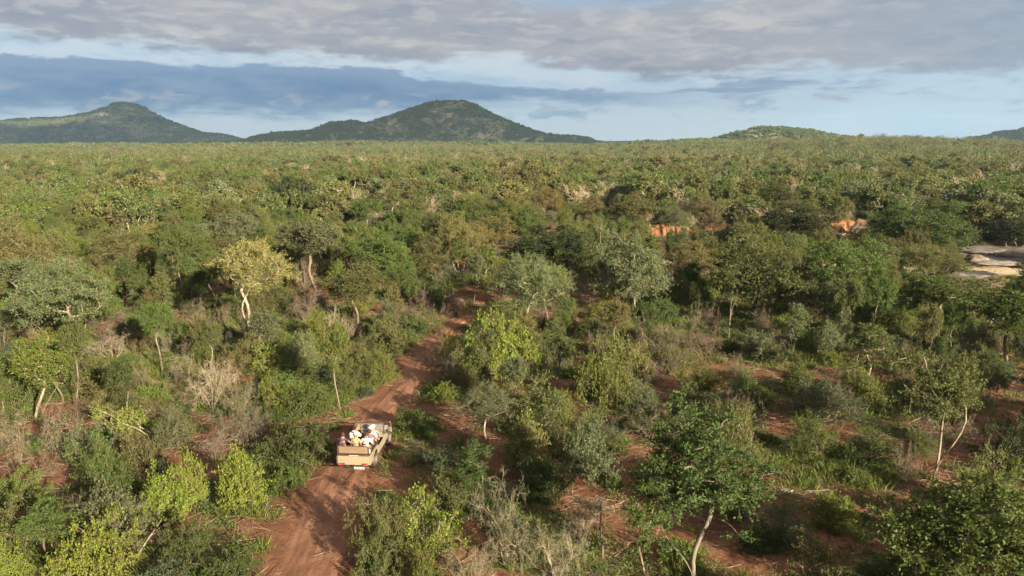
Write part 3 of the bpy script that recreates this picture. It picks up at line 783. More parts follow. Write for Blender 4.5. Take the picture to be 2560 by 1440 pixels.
# ------------------------------------------------------------------ the plants one can point to
# kind, variant, colour, centre x, base y, top y, half width (photograph pixels, turned into places and sizes on the ground), label, wood
HERO = [
 ('dense', 0, 'dark', 728, 566, 447, 76, 'dark round tree with pale forked trunks in the left middle distance', 'bone'),
 ('umbrella', 0, 'dark', 342, 478, 421, 52, 'dark flat-topped tree with a white trunk far left', 'bone'),
 ('fine', 0, 'khaki', 250, 588, 486, 62, 'khaki drooping round tree behind the leaning-trunk tree on the left', None),
 ('spread', 0, 'khaki', 66, 765, 540, 86, 'tall yellow olive tree with a forked pale limb at the left edge', 'pale'),
 ('fine', 1, 'olive', 296, 716, 560, 70, 'olive grey tree on a leaning tan trunk left of the green tree', 'tan'),
 ('mopane', 0, 'green', 462, 736, 562, 62, 'green tree on one straight pale trunk left of the yellow tree', 'pale'),
 ('crooked', 0, 'yellow', 620, 852, 598, 112, 'bright yellow tree with a crooked pale trunk left of the track', 'bone'),
 ('fine', 0, 'pale', 150, 905, 650, 112, 'large pale green feathery tree near the left edge', 'pale'),
 ('spread', 1, 'grey', 578, 645, 527, 66, 'grey green spreading tree behind the yellow tree', 'pale'),
 ('mopane', 1, 'green', 655, 690, 585, 54, 'bright green round tree directly behind the yellow tree', 'pale'),
 ('mopane', 2, 'grey', 795, 740, 553, 80, 'tall grey green tree on twin tan trunks right of the yellow tree', 'tan'),
 ('mopane', 3, 'limeg', 262, 752, 663, 44, 'small yellow green tree right of the pale feathery tree', None),
 ('shrub', 0, 'mid', 367, 812, 735, 36, 'mid green shrub between the pale feathery tree and the yellow tree', None),
 ('arch', 0, 'olive', 492, 818, 735, 40, 'bare arching grey bush left of the yellow tree trunk', 'pale'),
 ('mopane', 1, 'green', 150, 558, 483, 31, 'small green tree on red earth in the far left', None),
 ('crooked', 1, 'gold', 382, 616, 556, 36, 'small golden tree behind the green single-trunk tree', None),
 ('umbrella', 1, 'mid', 70, 494, 452, 30, 'small flat-topped tree left of the white-trunk tree', None),
 ('spread', 2, 'green', 972, 748, 562, 90, 'large green tree on reddish trunks straight behind the track', 'red'),
 ('umbrella', 0, 'grey', 1124, 748, 660, 44, 'small grey green tree with a thin straight trunk behind the track bend', 'pink'),
 ('fine', 1, 'pale', 1336, 842, 638, 84, 'rounded silvery green tree right of the track end', 'pale'),
 ('crooked', 1, 'gold', 1228, 678, 547, 88, 'wide golden tree in the centre behind the silvery tree', 'grey'),
 ('dense', 1, 'dark', 1392, 706, 562, 92, 'big dark shaded tree right of the wide golden tree', 'grey'),
 ('spread', 0, 'deep', 1492, 742, 585, 70, 'deep green tree on a forked orange trunk in the centre', 'red'),
 ('spread', 2, 'grey', 1594, 804, 568, 102, 'tall grey green tree on two pale joined trunks right of centre', 'pale'),
 ('slender', 0, 'pale', 1100, 568, 487, 28, 'pale green slim tree on twin stems behind the centre bush', 'bone'),
 ('mopane', 2, 'deep', 1216, 556, 500, 28, 'small deep green tree behind the wide golden tree', None),
 ('shrub', 1, 'green', 1080, 608, 540, 56, 'dense green bush behind the large green tree', None),
 ('fine', 0, 'gold', 1372, 552, 466, 40, 'golden olive tree in the middle distance beyond the dark tree', None),
 ('shrub', 2, 'limeg', 1443, 545, 490, 42, 'bright yellow green bush beyond the dark shaded tree', None),
 ('spread', 1, 'olive', 1592, 580, 495, 76, 'wide olive tree at the left of the orange bank', None),
 ('sparse', 0, 'gold', 1431, 835, 735, 28, 'thin golden bush on several stems beside the silvery tree', 'pink'),
 ('bare', 0, 'grey', 1146, 790, 718, 50, 'bare pinkish bush below the thin-trunk grey tree', 'pink'),
 ('bare', 1, 'grey', 1062, 780, 712, 36, 'bare brown bush left of the pinkish bare bush', 'pink'),
 ('mopane', 3, 'green', 912, 594, 494, 46, 'green tree behind the grey green twin-trunk tree', None),
 ('slender', 1, 'olive', 986, 572, 468, 26, 'slim olive tree on bare pale stems beyond the large green tree', 'bone'),
 ('mopane', 0, 'mid', 872, 735, 590, 38, 'mid green tree squeezed between two larger trees behind the track', None),
 ('shrub', 3, 'lime', 1275, 960, 780, 86, 'tall lime green bushy tree on the right side of the track', 'tan'),
 ('spread', 0, 'mid', 1886, 802, 568, 122, 'largest round tree right of centre on two grey trunks', 'grey'),
 ('mopane', 0, 'green', 2108, 816, 594, 92, 'green tree with one pale limb reaching left on the right side', 'pale'),
 ('dense', 0, 'deep', 2306, 655, 516, 126, 'very broad deep green tree beside the granite slabs', 'tan'),
 ('dense', 1, 'dark', 1982, 646, 512, 100, 'dark glossy tree sloping down in front of the orange bank', 'red'),
 ('fine', 2, 'olive', 2306, 742, 614, 102, 'olive fine-leaved tree in front of the broad deep green tree', 'grey'),
 ('mopane', 2, 'green', 2336, 845, 690, 92, 'green tree in front of the olive tree on the right', 'pale'),
 ('mopane', 3, 'green', 2512, 925, 725, 92, 'green tree at the right edge on a dark leaning trunk', 'tan'),
 ('dense', 0, 'dark', 2536, 628, 540, 64, 'dark tree above the granite slabs at the right edge', None),
 ('dead', 0, 'grey', 2492, 738, 640, 40, 'bare dead tree standing in front of the granite slabs', 'grey'),
 ('fine', 0, 'brown', 1745, 562, 488, 46, 'brownish round tree above the orange bank', None),
 ('shrub', 0, 'deep', 2103, 548, 502, 30, 'round deep green bush above the right orange bank', None),
 ('mopane', 1, 'green', 1920, 535, 455, 56, 'green tree beyond the dark glossy sloping tree', None),
 ('dead', 1, 'grey', 2066, 530, 468, 26, 'grey leafless tree beyond the right orange bank', 'grey'),
 ('umbrella', 1, 'brown', 1772, 622, 528, 36, 'brown green tree between the orange bank and the dark glossy tree', None),
 ('mopane', 3, 'mid', 1782, 730, 600, 46, 'mid green tree on a dark straight trunk left of the largest round tree', 'dark'),
 ('mopane', 1, 'limeg', 96, 1050, 828, 82, 'yellow green tree on a pale trunk in front of the pale feathery tree', 'pale'),
 ('bare', 2, 'grey', 284, 902, 812, 66, 'wide bare grey bush right of the pale feathery tree', 'pale'),
 ('twigdome', 0, 'olive', 610, 1108, 978, 86, 'dense dome of grey brown twigs left of the vehicle', 'grey'),
 ('sparse', 1, 'lime', 362, 1088, 958, 62, 'lime green shrub beside the leaning pale dead branch', 'bone'),
 ('bare', 3, 'grey', 530, 1022, 892, 62, 'bare grey bush with pale branches behind the twig dome', 'bone'),
 ('arch', 1, 'olive', 50, 1152, 1045, 52, 'drooping bare bush at the left edge', 'pale'),
 ('bare', 0, 'grey', 152, 1138, 998, 48, 'bare twisted bush in front of the yellow green tree on the left', 'pale'),
 ('shrub', 1, 'green', 316, 1248, 1152, 62, 'round deep green shrub on red earth at the lower left', None),
 ('shrub', 2, 'lime', 470, 1275, 1118, 62, 'upright lime shrub, left one of the pair at the lower left', 'tan'),
 ('shrub', 0, 'lime', 598, 1272, 1128, 66, 'bushy lime shrub, right one of the pair near the track', 'tan'),
 ('shrub', 3, 'lime', 226, 1462, 1292, 104, 'big bright lime shrub at the bottom left', 'tan'),
 ('mopane', 0, 'green', 132, 1412, 1252, 74, 'green small tree behind the big lime shrub at the bottom left', 'grey'),
 ('shrub', 1, 'lime', 16, 1462, 1342, 50, 'lime shrub cut off in the bottom left corner', None),
 ('shrub', 2, 'limeg', 48, 1258, 1168, 58, 'yellow green shrub at the left edge on red earth', None),
 ('shrub', 3, 'deep', 748, 1152, 1032, 98, 'dark green bush hard against the left side of the vehicle', None),
 ('shrub', 0, 'green', 782, 1042, 952, 60, 'green bush behind the dark bush left of the track', None),
 ('low', 0, 'green', 716, 1216, 1162, 48, 'low green bush at the left edge of the track behind the vehicle', None),
 ('shrub', 1, 'green', 740, 948, 884, 62, 'green shrub below the pale upright bush left of the track', None),
 ('feather', 0, 'pale', 755, 928, 828, 46, 'pale upright bush left of the track', 'pale'),
 ('shrub', 2, 'deep', 458, 1424, 1292, 80, 'dark green bush at the bottom left beside the lime shrub', None),
 ('shrub', 3, 'deep', 578, 1466, 1365, 70, 'deep green bush at the bottom edge left of the track', None),
 ('dead', 2, 'grey', 338, 1392, 1262, 40, 'leaning pale dead sapling beside the big lime shrub', 'bone'),
 ('dead', 0, 'grey', 166, 1405, 1298, 22, 'thin dead sapling inside the bottom left shrubs', 'bone'),
 ('bare', 1, 'grey', 1108, 958, 826, 66, 'bare pink bush hanging over the right edge of the track', 'pink'),
 ('feather', 1, 'limeg', 952, 962, 858, 46, 'yellow green upright shrub at the left edge of the track bend', 'tan'),
 ('shrub', 1, 'mid', 1338, 1080, 938, 92, 'wide mid green bush below the lime tree', None),
 ('fine', 0, 'grey', 1215, 1100, 962, 66, 'grey green small tree with a pale forked base right of the track', 'bone'),
 ('shrub', 3, 'limeg', 1506, 1015, 842, 78, 'tall yellow green shrub right of the lime tree', None),
 ('low', 1, 'deep', 1022, 1082, 1020, 46, 'low dark bush on the right edge of the track ahead of the vehicle', None),
 ('low', 0, 'blue', 1096, 1168, 1120, 52, 'low blue green ground bush on red earth right of the vehicle', None),
 ('sparse', 2, 'lime', 1076, 1372, 1205, 102, 'open lime shrub with spread arms right of the track at the bottom', 'tan'),
 ('slender', 2, 'deep', 1192, 1265, 1105, 52, 'narrow dark bush right of the open lime shrub', None),
 ('thorn', 0, 'grey', 1272, 1410, 1186, 96, 'large half bare thorn bush with grey leaves at the bottom centre', 'pale'),
 ('dead', 1, 'grey', 1432, 1402, 1282, 44, 'pale curly dead branches right of the half bare thorn bush', 'bone'),
 ('dead', 2, 'grey', 1503, 1395, 1212, 48, 'tall grey dead tree left of the slim tree at the bottom', 'grey'),
 ('slender', 0, 'green', 1612, 1436, 1162, 52, 'slim green tree on a straight bare trunk at the bottom', 'tan'),
 ('winding', 1, 'deep', 1738, 1478, 1005, 168, 'large deep green tree at the bottom right of centre', 'grey'),
 ('shrub', 0, 'deep', 1366, 1256, 1138, 58, 'dark bush behind the half bare thorn bush', None),
 ('shrub', 2, 'mid', 950, 1452, 1318, 64, 'mid green shrub at the bottom edge right of the track', None),
 ('shrub', 3, 'limeg', 1062, 1478, 1362, 56, 'yellow green shrub at the bottom edge under the open lime shrub', None),
 ('winding', 0, 'mid', 2332, 1196, 884, 116, 'lone tree with a winding forked white trunk on red earth', 'bone'),
 ('dense', 0, 'green', 2400, 1535, 1172, 200, 'large bright-leaved tree filling the bottom right corner', 'grey'),
 ('feather', 0, 'blue', 2055, 1052, 948, 88, 'blue green feathery bush on red earth right of the dead snag', None),
 ('shrub', 1, 'deep', 2160, 1152, 1062, 76, 'dark bush on red earth left of the winding white trunk', None),
 ('dead', 0, 'grey', 1908, 1072, 972, 30, 'small dead snag on red earth with a pale side branch', 'bone'),
 ('dead', 1, 'dark', 2067, 1388, 1212, 26, 'dark dead sapling on red earth near the bottom right tree', 'dark'),
 ('fallen', 0, 'grey', 1990, 1225, 1185, 84, 'pile of fallen pale branches on the red earth', 'bone'),
 ('sparse', 0, 'olive', 2040, 1452, 1308, 80, 'thin olive bush left of the bottom right tree', None),
 ('shrub', 2, 'dark', 2522, 1168, 1028, 78, 'dark bush at the right edge behind the winding trunk tree', None),
 ('slender', 1, 'mid', 2162, 958, 812, 52, 'mid green tree on a pair of pale trunks on the right', 'bone'),
 ('feather', 1, 'olive', 1832, 1292, 1020, 82, 'tall olive bush leaning on the large deep green tree', None),
 ('fallen', 1, 'grey', 1495, 1035, 1005, 60, 'fallen pale branch right of the wide mid green bush', 'bone'),
 ('thorn', 1, 'grey', 1660, 905, 790, 66, 'half bare thorn bush below the tall grey green tree', 'pink'),
 ('bare', 2, 'grey', 1760, 900, 800, 62, 'bare brown bush beneath the largest round tree', 'pink'),
 ('bare', 3, 'grey', 760, 802, 720, 56, 'bare brown bush right of the yellow tree', 'pink'),
 ('bare', 0, 'grey', 860, 860, 770, 46, 'bare bush left of the track below the twin-trunk grey tree', 'pale'),
 ('arch', 0, 'olive', 470, 960, 850, 58, 'arching half bare bush below the yellow tree', 'pale'),
 ('shrub', 2, 'green', 1055, 835, 768, 48, 'dark leafy bush at the left side of the track end', None),
 ('shrub', 0, 'deep', 1660, 800, 740, 50, 'deep green bush beside the joined pale trunks', None),
 ('thorn', 1, 'grey', 1392, 1452, 1290, 74, 'tangled thorn bush at the bottom edge left of the tall grey dead tree', 'bone'),
 ('arch', 1, 'olive', 1178, 1476, 1330, 84, 'arching half bare bush at the bottom edge beside the half bare thorn bush', 'pale'),
 ('bare', 3, 'grey', 1460, 1340, 1230, 60, 'pale bare bush between the curly branches and the tall dead tree', 'bone'),
 ('dead', 2, 'grey', 320, 1105, 1012, 66, 'leaning pale dead branch over the shrubs on the left', 'bone'),
]
LAND = []    # landmark phrase, pixel x, pixel y
SHORT = {'bright yellow tree with': 'the bright yellow tree', 'large pale green feathery': 'the pale feathery tree', 'dark round tree with': 'the dark round tree', 'dark flat-topped': 'the white-trunk flat tree',
         'large green tree on reddish': 'the red-trunked green tree', 'rounded silvery': 'the silvery round tree', 'wide golden': 'the wide golden tree', 'tall grey green tree on two': 'the joined-trunk tree',
         'tall lime green bushy': 'the tall lime bush', 'largest round tree': 'the largest round tree', 'green tree with one pale limb': 'the pale-limbed tree', 'very broad deep': 'the broad slab-side tree',
         'dense dome of grey': 'the grey twig dome', 'round deep green shrub on red': 'the round lower-left shrub', 'bare pink bush hanging': 'the bare pink bush', 'large half bare thorn': 'the half bare thorn bush',
         'lone tree with a winding': 'the winding white trunk', 'large bright-leaved': 'the bottom right tree', 'large deep green tree at the bottom': 'the bottom deep green tree', 'pile of fallen': 'the fallen branch pile',
         'wide olive tree at the left of': 'the wide olive tree', 'tall yellow olive': 'the forked left-edge tree', 'blue green feathery': 'the blue green feathery bush', 'grey leafless tree beyond': 'the grey leafless tree',
         'small green tree on red earth in': 'the small tree far left', 'golden olive tree': 'the golden olive tree', 'tall yellow green shrub right': 'the tall yellow green shrub', 'green tree at the right edge': 'the right-edge tree'}
HERO_PX = []
for i, (kind, var, colr, px, yb, yt, hw, label, wood) in enumerate(HERO):
    x, y, z, t = px2ground(px, yb)
    b = (720 - yt) / FPX
    H = CAM_H + y * math.tan(math.atan(b) - PITCH) - z
    Rr = hw * t / FPX
    H = max(0.35, H - (Rr * 0.25 * (CAM_H - H) / y if kind not in ('dead', 'slender') else 0))
    lean = (0, 0)
    if 'leaning pale dead branch' in label: lean = (0, R(-58))
    if 'leaning pale dead sapling' in label: lean = (0, R(35))
    plant(kind, var, x, y, H, Rr, rnd.uniform(0, 6.28) if not any(lean) else 0.0, colr, label, wood, lean)
    HERO_PX.append((px, yb, yt, hw))
    for k_, s_ in SHORT.items():
        if label.startswith(k_): LAND.append((s_, px, (yb + yt) / 2))
HERO_PX += [(1665, 592, 545, 70), (2115, 582, 535, 105), (2475, 705, 600, 90), (1805, 568, 540, 40)]
LAND.append(('the safari vehicle', 892, 1120))
LAND.append(('the granite slabs', 2480, 650))
LAND.append(('the orange bank', 1665, 575))

# ------------------------------------------------------------------ the rest of the bush one can tell apart, spaced by chance
OCC = list(PLACED)
VX, VY, VZ, VT = px2ground(905, 1120)
def free(x, y, r, occ):
    for ox, oy, orr in occ:
        dd = (x - ox) ** 2 + (y - oy) ** 2
        if dd < (0.62 * (r + orr)) ** 2: return False
    return True
ORD = ['', 'second', 'third', 'fourth', 'fifth', 'sixth', 'seventh', 'eighth', 'ninth', 'tenth', 'eleventh', 'twelfth', 'thirteenth', 'fourteenth', 'fifteenth', 'sixteenth', 'seventeenth', 'eighteenth', 'nineteenth', 'twentieth']
FILL = []
def fill(n, ymin, ymax, kinds, hr, rr, pal, clearlim=0.35, tdmin=0.5):
    made = 0; tries = 0
    while made < n and tries < n * 160:
        tries += 1
        # even over the ground inside the view
        y = math.sqrt(rnd.uniform(ymin ** 2, ymax ** 2)); x = rnd.uniform(-0.70, 0.70) * (y + 4)
        r = rnd.uniform(*rr)
        if clear_mask(x, y) > clearlim: continue
        if ymin < 110 and float(track_dist(x, y)[0]) < tdmin + r * 0.55: continue
        if math.hypot(x - VX, y - VY) < 4.0 + r: continue
        if float(river_mask(x, y)) > 0.4 and (rnd.random() < 0.8 or -14 < x < 4): continue
        if x > 52 and 84 < y < 130 and x / y > 0.545 and rnd.random() < 0.97: continue        # the slabs stay open
        if not free(x, y, r, OCC): continue
        kind = rnd.choice(kinds); H = rnd.uniform(*hr) * (0.7 + 0.6 * min(1.0, r / rr[1]))
        z = float(terrain(x, y))
        px, py, dep = ground2px(x, y, z + H * 0.5)
        if not (-60 < px < 2620): continue
        qx, qb, _d = ground2px(x, y, z); qt = ground2px(x, y, z + H)[1]; qw = r * FPX / dep
        # keep the plants one can point to in sight: nothing tall right in front of them
        hid = False
        for hx, hb, ht, hw in HERO_PX:
            if qb > hb and hw > 34 and abs(qx - hx) < 0.62 * hw + 0.3 * qw and qt < hb - (0.62 if kind in ('slender', 'winding', 'mopane') else 0.38) * (hb - ht): hid = True; break
        if hid: continue
        OCC.append((x, y, r * 0.8)); made += 1
        FILL.append([kind, rnd.randrange(9), x, y, H, r, rnd.uniform(0, 6.28), rnd.choice(pal), px, py, dep])
fill(92, 60, 150, ['mopane', 'fine', 'spread', 'mopane', 'umbrella'], (4.2, 6.0), (1.9, 3.0), ['green', 'mid', 'olive', 'grey', 'deep', 'khaki', 'limeg', 'olive'])
fill(95, 44, 120, ['mopane', 'slender', 'slender', 'winding', 'mopane'], (3.0, 5.0), (0.8, 1.5), ['green', 'mid', 'olive', 'limeg', 'deep', 'khaki', 'grey'], 0.35, 1.2)
fill(80, 44, 125, ['slender', 'mopane', 'mopane', 'umbrella', 'winding'], (4.0, 6.0), (1.0, 1.8), ['green', 'mid', 'deep', 'green', 'olive', 'limeg'], 0.45, 1.0)
fill(22, 48, 150, ['crooked', 'umbrella', 'slender', 'slender'], (3.4, 5.2), (1.2, 2.4), ['olive', 'mid', 'green', 'khaki', 'gold', 'grey'])
fill(18, 46, 150, ['dead'], (2.6, 4.6), (0.6, 1.2), ['grey'])
fill(105, 28, 75, ['shrub', 'shrub', 'feather', 'sparse'], (1.4, 2.5), (0.9, 1.7), ['green', 'limeg', 'mid', 'olive', 'lime', 'olive', 'khaki', 'grey'])
fill(84, 28, 75, ['bare', 'arch', 'bare', 'thorn', 'twigdome'], (1.2, 2.4), (0.8, 1.6), ['grey', 'olive'])
fill(25, 40, 110, ['bare', 'arch', 'thorn', 'bare'], (1.6, 3.0), (0.9, 1.7), ['grey', 'olive'])
fill(110, 27, 72, ['low'], (0.5, 1.1), (0.6, 1.3), ['green', 'deep', 'mid', 'limeg', 'blue'], 0.6, 0.1)
fill(22, 28, 75, ['fallen'], (0.25, 0.6), (0.5, 1.1), ['grey'], 2.0, 1.2)
fill(170, 75, 150, ['shrub', 'feather', 'sparse', 'low', 'shrub'], (1.6, 3.0), (1.1, 2.2), ['green', 'limeg', 'mid', 'deep', 'olive', 'grey', 'olive', 'khaki'])
fill(120, 75, 150, ['bare', 'arch', 'bare', 'thorn'], (1.8, 3.4), (1.0, 2.0), ['grey', 'olive', 'khaki'])
fill(60, 110, 160, ['mopane', 'fine', 'umbrella', 'slender'], (3.2, 5.0), (1.5, 2.4), ['olive', 'grey', 'mid', 'khaki', 'green'])
# a label that finds each one: what it is, and where it stands from the nearest landmark
NOUN = {'winding': 'winding tree', 'mopane': 'leafy tree', 'spread': 'spreading tree', 'fine': 'fine-leaved tree', 'umbrella': 'flat-topped tree', 'slender': 'slim tree', 'crooked': 'crooked tree', 'shrub': 'leafy shrub', 'feather': 'feathery shrub',
        'sparse': 'open shrub', 'low': 'low shrub', 'bare': 'bare bush', 'arch': 'arching bush', 'twigdome': 'twiggy bush', 'dead': 'dead tree', 'fallen': 'fallen branch', 'thorn': 'thorn bush'}
WOODS = {'bare': ['grey', 'pink', 'pale', 'tan'], 'arch': ['pale', 'tan'], 'dead': ['bone', 'grey', 'pale'], 'fallen': ['bone', 'grey'], 'thorn': ['pale', 'tan'], 'twigdome': ['grey', 'pink']}
WNAME = dict(pale='pale', tan='tan', grey='grey', dark='dark', pink='pinkish', red='reddish', bone='whitish')
items = []
for f_ in FILL:
    kind = f_[0]
    wood = rnd.choice(WOODS[kind]) if kind in WOODS else None
    adj = WNAME[wood] if wood else CNAME[f_[7]]
    best = min(LAND, key=lambda l: math.hypot(f_[8] - l[1], (f_[9] - l[2]) * 1.4))
    dx, dy = f_[8] - best[1], f_[9] - best[2]
    way = ('right of' if dx > 0 else 'left of') if abs(dx) > abs(dy) * 1.3 else ('in front of' if dy > 0 else 'behind')
    items.append((math.hypot(dx, dy), f_, wood, adj, way, best[0]))
cnt = {}
for dd, f_, wood, adj, way, lm in sorted(items, key=lambda q: q[0]):
    key = (adj, NOUN[f_[0]], way, lm); k_ = cnt.get(key, 0); cnt[key] = k_ + 1
    if k_ == 0: lab = f'{adj} {NOUN[f_[0]]} {way} {lm}, the closest one'
    else: lab = f'{ORD[min(k_, 19)]} closest {adj} {NOUN[f_[0]]} {way} {lm}'
    plant(f_[0], f_[1], f_[2], f_[3], f_[4], f_[5], f_[6], f_[7], lab, wood)

# ------------------------------------------------------------------ stuff: scattered by geometry nodes
def scatter(name, protos, P, idx, rot, scl, label):
    """protos: list of meshes; P points; one object"""
    me = bpy.data.meshes.new(name); n = len(P)
    me.vertices.add(n); me.vertices.foreach_set('co', np.asarray(P, np.float32).ravel())
    a = me.attributes.new('idx', 'INT', 'POINT'); a.data.foreach_set('value', np.asarray(idx, np.int32))
    a = me.attributes.new('rot', 'FLOAT_VECTOR', 'POINT'); a.data.foreach_set('vector', np.asarray(rot, np.float32).ravel())
    a = me.attributes.new('scl', 'FLOAT_VECTOR', 'POINT'); a.data.foreach_set('vector', np.asarray(scl, np.float32).ravel())
    o = link(name, me); tag(o, label, None, None, 'stuff')
    ng = bpy.data.node_groups.new(name + '_nodes', 'GeometryNodeTree')
    ng.interface.new_socket('Geometry', in_out='INPUT', socket_type='NodeSocketGeometry')
    ng.interface.new_socket('Geometry', in_out='OUTPUT', socket_type='NodeSocketGeometry')
    gi = ng.nodes.new('NodeGroupInput'); go = ng.nodes.new('NodeGroupOutput')
    jn = ng.nodes.new('GeometryNodeJoinGeometry')
    for pm in protos:
        po = bpy.data.objects.new(pm.name + '_source', pm)     # never linked to the scene: only its mesh is used
        oi = ng.nodes.new('GeometryNodeObjectInfo'); oi.inputs['Object'].default_value = po; oi.inputs['As Instance'].default_value = False
        gt = ng.nodes.new('GeometryNodeGeometryToInstance')
        ng.links.new(oi.outputs['Geometry'], gt.inputs[0]); ng.links.new(gt.outputs[0], jn.inputs[0])
    mp = ng.nodes.new('GeometryNodeMeshToPoints')
    ip = ng.nodes.new('GeometryNodeInstanceOnPoints'); ip.inputs['Pick Instance'].default_value = True
    def attr(nm, typ):
        nd = ng.nodes.new('GeometryNodeInputNamedAttribute'); nd.data_type = typ; nd.inputs['Name'].default_value = nm
        return nd.outputs['Attribute']
    ng.links.new(gi.outputs[0], mp.inputs[0]); ng.links.new(mp.outputs[0], ip.inputs['Points']); ng.links.new(jn.outputs[0], ip.inputs['Instance'])
    ng.links.new(attr('idx', 'INT'), ip.inputs['Instance Index']); ng.links.new(attr('rot', 'FLOAT_VECTOR'), ip.inputs['Rotation']); ng.links.new(attr('scl', 'FLOAT_VECTOR'), ip.inputs['Scale'])
    ng.links.new(ip.outputs[0], go.inputs[0])
    md = o.modifiers.new('scatter', 'NODES'); md.node_group = ng
    return o

def combine(name, wm, lm, wmat, lmat):
    """wood and leaves of a far tree in one mesh with two materials"""
    def arr(me):
        V = np.zeros(len(me.vertices) * 3, np.float32); me.vertices.foreach_get('co', V); V = V.reshape(-1, 3)
        q = [tuple(p.vertices) for p in me.polygons]
        return V, [f for f in q if len(f) == 4], [f for f in q if len(f) == 3]
    V1, a4, a3 = arr(wm)
    if lm is None: return mesh_np(name, V1, a4, a3, [wmat])
    V2, b4, b3 = arr(lm)
    k = len(V1)
    F4 = np.concatenate([np.array(a4, int).reshape(-1, 4), np.array(b4, int).reshape(-1, 4) + k]); F3 = np.array(a3, int).reshape(-1, 3)
    mi = np.concatenate([np.zeros(len(a4)), np.ones(len(b4)), np.zeros(len(F3))])
    return mesh_np(name, np.concatenate([V1, V2]), F4, F3, [wmat, lmat], False, mi)

def farproto(seed, colr, bark, form, H, Rc, cb, clumps=38, leaf=0.27, lpt=9, tw=9):
    wm, lm, _, _ = grow(seed, H, Rc, cb, form, 1 if seed % 3 else 2, clumps, 0.75, tw, lpt, leaf, 0.6, 0.12, 0.3, 0.36, 0.5, 0.7, twr=0.012, wob=0.14)
    m = combine('far_tree', wm, lm, FBARK[bark], FAR[colr])
    bpy.data.meshes.remove(wm); bpy.data.meshes.remove(lm)
    return m
def farbare(seed, bark, H=3.2, Rc=1.5):
    wm, _, _, _ = bare_bush(seed, H, Rc, 9, 2, 7, 0.15, 0.075, 0.030, 0, upright=1.1, curl=0.2)
    wm.materials.clear(); wm.materials.append(FBARK[bark])
    return wm
MIDP = [farproto(2001, 'green', 'tan', 'round', 5.2, 2.3, 0.36), farproto(2002, 'olive', 'tan', 'round', 5.6, 2.5, 0.34), farproto(2003, 'grey', 'pale', 'dome', 5.8, 3.0, 0.4), farproto(2004, 'mid', 'pale', 'umbrella', 5.4, 3.0, 0.5),
        farproto(2005, 'khaki', 'tan', 'round', 5.0, 2.2, 0.36), farproto(2006, 'deep', 'tan', 'dome', 5.6, 3.0, 0.3), farproto(2007, 'olive', 'pale', 'umbrella', 5.6, 3.2, 0.5), farproto(2008, 'brown', 'tan', 'round', 4.4, 2.0, 0.3),
        farproto(2009, 'grey', 'tan', 'fan', 2.6, 2.0, 0.1, 28, 0.22), farproto(2010, 'olive', 'tan', 'fan', 2.4, 1.8, 0.1, 28, 0.22), farproto(2011, 'green', 'tan', 'fan', 2.6, 1.9, 0.1, 28, 0.22), farproto(2012, 'limeg', 'tan', 'fan', 2.4, 1.7, 0.1, 26, 0.22),
        farbare(2101, 'pale'), farbare(2102, 'tan'), farbare(2103, 'pink', 2.6, 1.6), farbare(2104, 'pale', 4.2, 1.4)]
MIDW = np.array([10, 8, 7, 8, 5, 6, 6, 3, 6, 6, 8, 7, 14, 12, 7, 14], float); MIDW /= MIDW.sum()

def pts_sector(n, r0, r1, amax, rg):
    r = np.sqrt(rg.uniform(r0 ** 2, r1 ** 2, n)); a = rg.uniform(-amax, amax, n)
    return r * np.sin(a), r * np.cos(a)
def make_scatter(name, label, protos, weights, x, y, smin, smax, rg, z=None, tall=0.15):
    n = len(x); idx = rg.choice(len(protos), n, p=weights)
    zz = terrain(x, y) if z is None else z
    s = rg.uniform(smin, smax, n)
    scl = np.stack([s * rg.uniform(1 - tall, 1 + tall, n), s * rg.uniform(1 - tall, 1 + tall, n), s * rg.uniform(1 - tall, 1 + tall, n)], 1)
    rot = np.stack([np.zeros(n), np.zeros(n), rg.uniform(0, 6.28, n)], 1)
    return scatter(name, protos, np.stack([x, y, zz - 0.05], 1), idx, rot, scl, label)

rg = np.random.default_rng(77)
# woodland beyond the trees one can tell apart, and the trees beside and behind the camera that shade the foreground
x, y = pts_sector(17000, 148, 480, R(38), rg)
dens = fbm(x / 28, y / 28, 12, 3); keep = (rg.uniform(size=len(x)) < sstep(dens, 0.36, 0.54) * 0.94 + 0.06)
x, y = x[keep], y[keep]
sx = rg.uniform(-75, 120, 900); sy = rg.uniform(-45, 150, 900)
inside = (np.abs(sx) < 0.70 * (sy + 4)) & (sy > 18)
ok = ~inside & (np.hypot(sx, sy) > 7) & (np.hypot(sx - TRACK[0, 0], sy - TRACK[0, 1]) > 4)
x = np.concatenate([x, sx[ok]]); y = np.concatenate([y, sy[ok]])
pn = fbm(x / 45, y / 45, 91, 3); hn = fbm(x / 60, y / 60, 97, 3)
n = len(x); BARE = np.array([12, 13, 14, 15]); LEAFY = np.arange(12)
lw_ = MIDW[:12] / MIDW[:12].sum()
isb = rg.uniform(size=n) < 0.12 + 0.74 * sstep(pn, 0.45, 0.57)
idx = np.where(isb, rg.choice(BARE, n), rg.choice(LEAFY, n, p=lw_))
sc_ = (0.55 + 0.85 * hn) * np.exp(rg.normal(size=n) * 0.26); sc_ = np.where(isb, np.clip(sc_, 0.6, 1.25), np.clip(sc_, 0.4, 1.55))
scl = np.stack([sc_ * rg.uniform(0.85, 1.2, n), sc_ * rg.uniform(0.85, 1.2, n), sc_ * rg.uniform(0.85, 1.2, n)], 1)
scatter('woodland', MIDP, np.stack([x, y, terrain(x, y) - 0.05], 1), idx, np.stack([np.zeros(n), np.zeros(n), rg.uniform(0, 6.28, n)], 1), scl, 'olive bushveld woodland filling the plain beyond the near trees')

